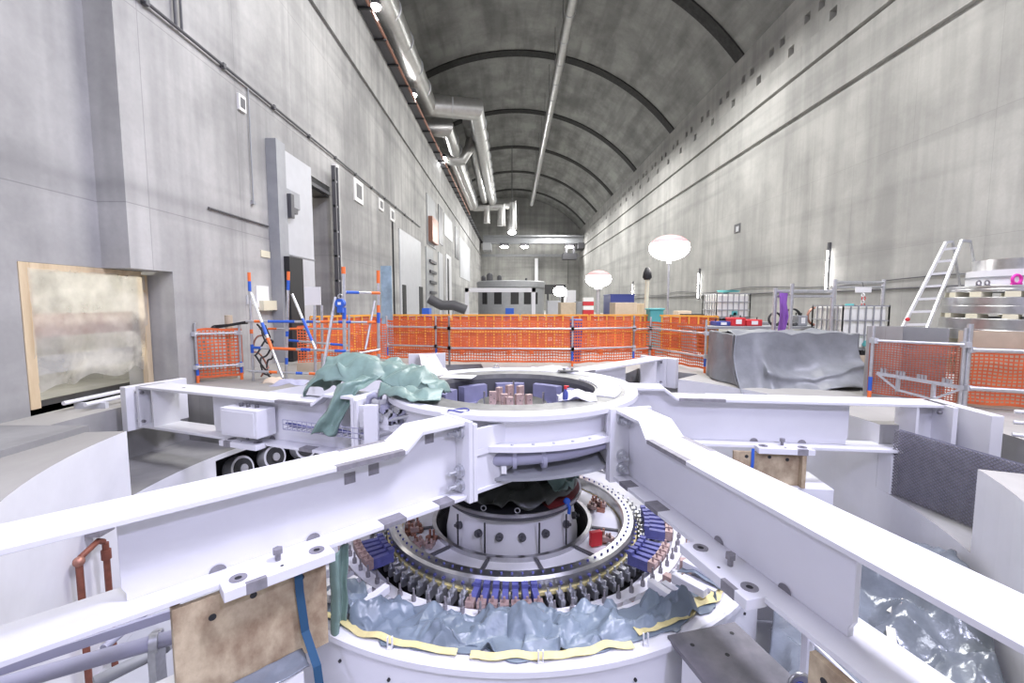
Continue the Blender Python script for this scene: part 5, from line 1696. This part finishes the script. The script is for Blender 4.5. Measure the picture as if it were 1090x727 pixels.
board('FR', 3.80, 4.25, -.2, -.97, -.315, 'small plywood board under the front right arm near the bottom edge')
T = AF['FL']
m = MB().tube([T(2.98, .215, -.24), T(2.97, .235, -.45), T(2.94, .22, -.75), T(2.90, .36, -1.0), T(2.9, .37, -1.05)], .012, 6)
m = MB()
def ribbon(pts, w, axis):
    a = Vector(axis) * w / 2
    vs = []
    for p in pts: vs += [Vector(p) - a, Vector(p) + a]
    return MB().add(vs, [(2 * i, 2 * i + 2, 2 * i + 3, 2 * i + 1) for i in range(len(pts) - 1)])
ax = (T(1, 0, 0) - T(0, 0, 0)).normalized()
tag(obj('lashing_strap', ribbon([T(2.96, .205, -.27), T(2.955, .21, -.5), T(2.93, .215, -.8), T(2.90, .34, -1.005), T(2.89, .345, -1.15)], .055, ax), M['strap'], solid=.004), 'dark blue lashing strap hanging over the stained plywood board', 'strap')
tr_ = AF['R']; ax = (tr_(1, 0, 0) - tr_(0, 0, 0)).normalized()
tag(obj('lashing_strap', ribbon([tr_(2.98, -.25, -.27), tr_(2.98, -.255, -.45), tr_(2.97, -.255, -.62)], .035, ax), M['blue'], solid=.004), 'bright blue strap hanging over the small plywood board under the right arm', 'strap')
def pf_(u, v):
    p = T(lerp(2.95, 4.1, u), lerp(.19, .33, v), 0)
    return (p.x, p.y, -.985 + .05 * (1 - v))
cloth('plastic_film', pf_, 40, 10, M['foil'], 'crinkled clear film along the foot of the stained plywood board', 'film', .02, 8, 3)
# grey-green flap hanging by inner end of the board
def fl2(u, v):
    p = T(2.70 - .10 * u, .10 + .1 * v, 0)
    return (p.x + .03 * math.sin(v * 7), p.y, lerp(-.33, -.98, v))
cloth('hanging_sheet', lambda u, v: (lambda p: (p.x, p.y, lerp(-.33, -1.0, v)))(T(2.72 - .16 * u * (1 - .3 * v), .14 + .05 * math.sin(u * 6), 0)), 20, 24, M['tarpG'], 'grey-green sheet hanging beside the inner end of the stained board', 'sheet', .03, 5, 6)
# dark plate with holes on the FR pedestal
T = AF['FR']
t = thing('dark_steel_plate', 'scuffed dark steel plate with holes on the pedestal at the lower right', 'plate', T(3.1, -.1, -.978))
m = MB(); abox(m, T, 2.80, 3.78, -.40, .19, -.978, -.94)
obj('plate', m, M['blackplate'], t, bevel=.003)
for s, o in ((2.93, -.28), (3.07, -.1), (2.90, .08), (3.6, -.25), (3.6, .1)):
    obj('bolt_hole', MB().cyl(T(s, o, 0), .016, -.95, -.9385, 14), M['black'], t)
q = T(3.47, .10, 0)
t = thing('glass_gauge', 'round clear gauge ring standing on the dark steel plate', 'gauge', (q.x, q.y, -.939))
obj('ring', MB().torus((q.x, q.y, -.855), .065, .012, 'y', 28, 8), M['steel'], t, smooth=60)
obj('glass', MB().rod((q.x, q.y - .006, -.855), (q.x, q.y + .006, -.855), .06, 24), M['lav'], t, smooth=40)
obj('stem', MB().rod((q.x, q.y, -.94), (q.x, q.y, -.915), .02, 10).rod((q.x - .03, q.y - .03, -.855), (q.x + .02, q.y + .02, -.85), .02, 10), M['navy'], t)
m = MB(); abox(m, T, 3.28, 3.33, .30, .36, -1.5, -.62); 
t = thing('white_bracket', 'slim white upright bracket beside the dark steel plate', 'bracket', T(3.3, .33, -1.5))
obj('upright', m, M['white'], t, bevel=.004)
obj('bracing', MB().rod(T(3.33, .33, -.72), T(4.1, .3, -.8), .012, 8).rod(T(3.28, .33, -.70), T(2.7, .3, -.62), .012, 8), M['white'], t)

# crumpled sheet round the front of the stator with yellow tape
def fs(u, v):
    a = math.radians(lerp(-128, -52, u))
    r = lerp(2.34 + .08 * math.sin(u * 9), 2.80, v)
    h = .02 + .07 * max(0, math.sin(PI * v)) * (1 + .4 * math.sin(u * 23)) + .12 * math.exp(-((u - .13) / .08) ** 2) * (1 - v)
    h *= min(1, 8 * u + .15) * min(1, 8 * (1 - u) + .15)
    return (HX + r * math.cos(a), HY + r * math.sin(a), -.985 + h * (1.0 if v < .8 else (1 - v) / .2) + .035)
def rim_z(x, y):
    r = math.hypot(x - HX, y - HY)
    return (-.99 + .03 * (r - 2.42) / .46 if r > 2.42 else -1.05) + .012
def fs_c(u, v):
    x, y, z = crump(fs(u, v), .22, 3.6, 1)
    x, y, z = crump((x, y, z), .05, 9, 4)
    return (x, y, max(z - .05, rim_z(x, y)))
tag(obj('crumpled_sheet', MB().grid(fs_c, 260, 60), M['tarpB'], smooth=30, solid=.005), 'long crumpled blue-grey plastic sheet round the front rim of the stator', 'sheet')
def fs2(u, v):
    a = math.radians(lerp(-50, -38, u)); r = lerp(2.35, 2.75, v)
    return (HX + r * math.cos(a), HY + r * math.sin(a), -.93 + .05 * math.sin(PI * v))
cloth('crumpled_sheet', fs2, 30, 24, M['tarpB'], 'small crumpled blue-grey sheet under the front right arm', 'sheet', .05, 5, 7, .005)
def tape(a0, a1, r0, label, w=.045, seed=0):
    pts = []
    n = 50
    vs = []
    for i in range(n + 1):
        a = math.radians(lerp(a0, a1, i / n))
        rr = r0 + .05 * nz(i * .11, seed)
        z = -.952 + .015 * (1 + nz(i * .2, seed + 3))
        for k in (-.5, .5):
            vs.append((HX + (rr + w * k) * math.cos(a), HY + (rr + w * k) * math.sin(a), z - .01 * k))
    m = MB().add(vs, [(2 * i, 2 * i + 2, 2 * i + 3, 2 * i + 1) for i in range(n)])
    tag(obj('masking_tape', m, M['tapeY'], solid=.004), label, 'tape')
tape(-127, -98, 2.79, 'yellow masking tape along the sheet, left part of the front rim', .05, 1)
tape(-96, -72, 2.80, 'yellow masking tape along the sheet, middle of the front rim', .06, 4)
tape(-70, -48, 2.72, 'yellow masking tape along the sheet, right part of the front rim', .09, 8)
for i, an in enumerate((-108, -86, -70)):
    a = math.radians(an)
    c = Vector((HX + 2.84 * math.cos(a), HY + 2.84 * math.sin(a), -.96))
    tag(obj('white_clip', MB().box(c.x - .02, c.x - .012, c.y - .01, c.y + .01, c.z, c.z + .09).box(c.x + .012, c.x + .02, c.y - .01, c.y + .01, c.z, c.z + .09).box(c.x - .02, c.x + .02, c.y - .012, c.y + .012, c.z, c.z + .012), M['white']), ['left', 'middle', 'right'][i] + ' small white clip on the front rim of the stator', 'clip')
# black bag on the coupling disc
def bag(u, v):
    a = u * 2 * PI
    r = .84 * math.sin(PI * .5 * v) + .02
    return (HX + r * math.cos(a), HY + r * math.sin(a), -.80 + .34 * (1 - v) ** .6)
m = MB()
def bagp(u, v):
    p = bag(u, v)
    q = crump(p, .09 if u not in (0, 1) else .09, 4, 2)
    return q
cloth('covering_sheet', lambda u, v: (lambda a, r: (HX + r * math.cos(a), HY + r * math.sin(a), -.79 + .33 * max(0, 1 - (r - .45) / .40) ** .7))(u * 2 * PI, lerp(.47, .84, v)), 120, 34, M['tarpD'], 'dark crumpled plastic sheet lying round the shaft on the coupling disc', 'sheet', .10, 7, 2, .005)
def pale(u, v):
    a = math.radians(lerp(-50, 5, u)); r = lerp(.52, .86, v)
    return (HX + r * math.cos(a), HY + r * math.sin(a), -.70 + .22 * (1 - v) + .03)
cloth('covering_sheet', pale, 40, 24, M['tarpG'], 'paler green-grey sheet at the right side of the coupling disc', 'sheet', .10, 8, 9, .005)
a = math.radians(-42); q = Vector((HX + .87 * math.cos(a), HY + .87 * math.sin(a), -.82))
tag(obj('blue_knot', MB().sph(q, .045, .04, .045, 12, 8).tube([q, q + Vector((.03, -.03, -.06)), q + Vector((.02, -.05, -.13))], .02, 8), M['blue'], smooth=60), 'bright blue knotted tie on the rim of the coupling disc', 'tie')
q = T(0, 0, 0)
# copper pipes on the pit wall, left
t = thing('copper_pipe_loop', 'pair of reddish copper pipes rising up the white pit wall at the left', 'pipe', (-4.3, 4.4, -2.4))
pa, pb = Vector((-4.26, 4.28, 0)), Vector((-4.32, 4.62, 0))
obj('pipe', MB().tube([(pa.x, pa.y, -2.44), (pa.x, pa.y, -1.06), (pa.x - .01, pa.y + .04, -.99), (pb.x, pb.y - .06, -.96), (pb.x, pb.y, -1.0)], .03, 10), M['copperd'], t, smooth=50)
obj('pipe', MB().tube([(pb.x, pb.y + .02, -2.44), (pb.x, pb.y + .02, -1.02)], .03, 10), M['copperd'], t, smooth=50)
obj('elbow', MB().sph((pa.x, pa.y, -1.02), .05, .05, .05, 12, 8), M['copper'], t, smooth=60)
obj('collar', MB().rod((pb.x, pb.y + .02, -1.2), (pb.x, pb.y + .02, -1.1), .045, 12), M['copperd'], t, smooth=40)
obj('wall_bracket', MB().box(pa.x - .12, pa.x + .05, pa.y - .03, pa.y + .03, -1.5, -1.44), M['galv'], t)
obj('spout_plate', MB().box(pb.x - .1, pb.x + .06, pb.y - .1, pb.y + .08, -.9, -.76), M['greyp'], t)
# lavender pipes at the bottom left
t = thing('service_pipe', 'large pale lavender pipe running under the front left arm', 'pipe', (-2.9, 3.1, -1.1))
a, b = onz(10, 727, -1.05), onz(178, 680, -1.05)
obj('pipe_run', MB().rod(a + (a - b) * .2, b + (b - a) * .15, .055, 16), M['lav'], t, smooth=40)
obj('clamp', MB().rod(b - (b - a) * .12, b - (b - a) * .06, .075, 14).box(b.x - .12, b.x - .06, b.y - .05, b.y + .05, -1.5, -1.0), M['galv'], t, smooth=40)
a, b = onz(25, 705, -1.0), onz(178, 655, -1.0)
tag(obj('flat_rail', MB().bar(a + (a - b) * .2, b + (b - a) * .1, .03, .07), M['lav']), 'flat pale lavender rail above the large pipe under the front left arm', 'rail')
a, b = onz(110, 690, -1.3), onz(160, 648, -1.3)
tag(obj('service_pipe', MB().rod(a, b, .03, 10), M['lav'], smooth=40), 'thin pale pipe slanting up behind the lavender rail', 'pipe')
a, b = onz(100, 727, -1.5), onz(175, 690, -1.5)
tag(obj('service_pipe', MB().rod(a, b, .05, 12).rod(b, b + Vector((.0, .3, .0)), .05, 12), M['grey'], smooth=40), 'dark grey pipe below the large lavender pipe', 'pipe')
# grey polythene bundle at lower right
def fo(u, v):
    a = math.radians(lerp(-60, -10, u)); r = lerp(3.0, 4.48, v)
    z = lerp(-1.55, -1.22, v) + .46 * v ** 3 * math.exp(-((u - .74) / .15) ** 2) + .12 * math.sin(PI * v) + .08 * math.sin(3 * u * PI) * math.sin(PI * v)
    return (HX + r * math.cos(a), HY + r * math.sin(a), z)
cloth('polythene_sheet', fo, 110, 70, M['foil'], 'shiny grey polythene sheet draped in the pit behind the front right arm', 'sheet', .16, 2.8, 5, .006)
for k, (pa, pb) in enumerate((((948, 652), (968, 636)), ((948, 668), (950, 688)))):
    a, b = onz(*pa, -1.2), onz(*pb, -1.2)
    tag(obj('cream_tape', MB().bar(a, b, .06, .006), M['tapeW']), ('slanting', 'lower')[k] + ' strip of cream tape on the grey polythene sheet', 'tape')
# air cooler grille in the right pocket
t = thing('cooler_grille', 'dark diamond-mesh grille set in the pit wall below the right arm', 'grille', (4.9, 4.9, -.78))
m = MB()
def cylp(an, z, r=5.02): return Vector((HX + r * math.cos(math.radians(an)), HY + r * math.sin(math.radians(an)), z))
GA, GB = cylp(-5.0, 0, 4.625), cylp(-21.8, 0, 5.2)
def gp(t, z, back=0):
    p = GA + (GB - GA) * t; return Vector((p.x + back, p.y, z))
obj('core', MB().add([gp(0, -.8, .06), gp(1, -.8, .06), gp(1, 0, .06), gp(0, 0, .06)], [(0, 1, 2, 3)]), M['lav'], t)
W = 18.5
for i in range(-22, 58):
    for sg in (1, -1):
        u0 = i / 34; u1 = u0 + sg * .6
        P0, P1 = [u0, 0.], [u1, 1.]
        q = []
        for (ua, va), (ub, vb_) in (((u0, 0.), (u1, 1.)),):
            ts = [0., 1.]
            for lim in (0., 1.):
                if ub != ua:
                    k = (lim - ua) / (ub - ua)
                    if 0 < k < 1: ts.append(k)
            ts.sort()
            for k0, k1 in zip(ts, ts[1:]):
                um = ua + (ub - ua) * (k0 + k1) / 2
                if 0 <= um <= 1:
                    A = gp(ua + (ub - ua) * k0, lerp(-.79, .0, k0)); B = gp(ua + (ub - ua) * k1, lerp(-.79, .0, k1))
                    m.bar(A, B, .008, .008)
obj('mesh', m, M['greyp'], t)
# fans behind the dark opening in the left pit wall
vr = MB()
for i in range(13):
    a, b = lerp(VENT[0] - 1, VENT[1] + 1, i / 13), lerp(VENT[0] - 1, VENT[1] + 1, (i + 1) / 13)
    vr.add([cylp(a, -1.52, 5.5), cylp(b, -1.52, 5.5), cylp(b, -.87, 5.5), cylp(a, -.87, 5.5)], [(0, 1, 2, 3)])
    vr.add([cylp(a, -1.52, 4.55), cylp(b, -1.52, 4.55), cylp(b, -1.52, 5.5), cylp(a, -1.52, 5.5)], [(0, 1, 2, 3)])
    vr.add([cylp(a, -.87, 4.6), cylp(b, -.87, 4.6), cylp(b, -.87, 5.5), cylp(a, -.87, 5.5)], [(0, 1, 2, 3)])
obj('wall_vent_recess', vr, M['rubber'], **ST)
for i, an in enumerate((146, 153.5, 161)):
    c = cylp(an, -1.22, 4.75)
    t = thing('cooling_fan', ['right', 'middle', 'left'][i] + ' round cooling fan in the dark opening of the pit wall below the left arm', 'fan', c)
    d = Vector((-math.cos(math.radians(an)), -math.sin(math.radians(an)), .25)).normalized()
    obj('housing', MB().rod(c + d * -.15, c + d * .06, .21, 24), M['white'], t, smooth=40)
    obj('rotor_hub', MB().rod(c + d * .06, c + d * .075, .17, 24), M['rubber'], t, smooth=40)
    obj('boss', MB().rod(c + d * .075, c + d * .1, .07, 16), M['galv'], t, smooth=40)
# ================================================================ LIGHT
def area(loc, size, e, col=(1, 1, 1), rot=(0, 0, 0), sy=None):
    d = bpy.data.lights.new('added_hall_light', 'AREA'); d.energy = e; d.size = size; d.color = col  # unseen area lights added for general hall illumination
    if sy: d.shape = 'RECTANGLE'; d.size_y = sy
    o = bpy.data.objects.new('added_hall_light', d); o.location = loc; o.rotation_euler = rot
    COL.objects.link(o)
    return o
area((6.5, 2.0, 13.5), 2.0, 2500, (.80, .79, 1), (math.radians(-8), math.radians(26), 0))
area((1.0, -4.0, 12.0), 3.0, 700, (.9, .9, 1), (math.radians(32), 0, 0))
def spot(loc, tgt, e, ang, col):
    d = bpy.data.lights.new('added_pit_spot', 'SPOT'); d.energy = e; d.spot_size = math.radians(ang); d.spot_blend = .7; d.shadow_soft_size = .35; d.color = col  # unseen spots added behind the camera to brighten the pit
    o = bpy.data.objects.new('added_pit_spot', d); o.location = loc
    o.rotation_euler = (Vector(tgt) - Vector(loc)).to_track_quat('-Z', 'Y').to_euler(); COL.objects.link(o)
spot((3.2, -2.5, 5.5), (-.3, 5.5, -.6), 1500, 75, (.68, .67, 1))
spot((-4.6, -1.0, 5.0), (1.2, 5.0, -.8), 800, 75, (.68, .67, 1))
area((3.0, 12, 15.5), 5, 2600, (1, .99, .97))
for yy in (26, 40, 54, 68, 82):
    area((7.5, yy, 15.3), 3, 2000, (1, .99, .96), (0, math.radians(12), 0))
w = bpy.data.worlds.new('world'); SC.world = w; w.use_nodes = True
w.node_tree.nodes['Background'].inputs[0].default_value = (.8, .82, .9, 1)
w.node_tree.nodes['Background'].inputs[1].default_value = .0
vs = SC.view_settings
vs.view_transform = 'Standard'; vs.look = 'None'; vs.gamma = 1; vs.use_curve_mapping = False
vs.exposure = -0.08
SC.cycles.use_denoising = True
SC.cycles.max_bounces = 6
SC.cycles.diffuse_bounces = 4
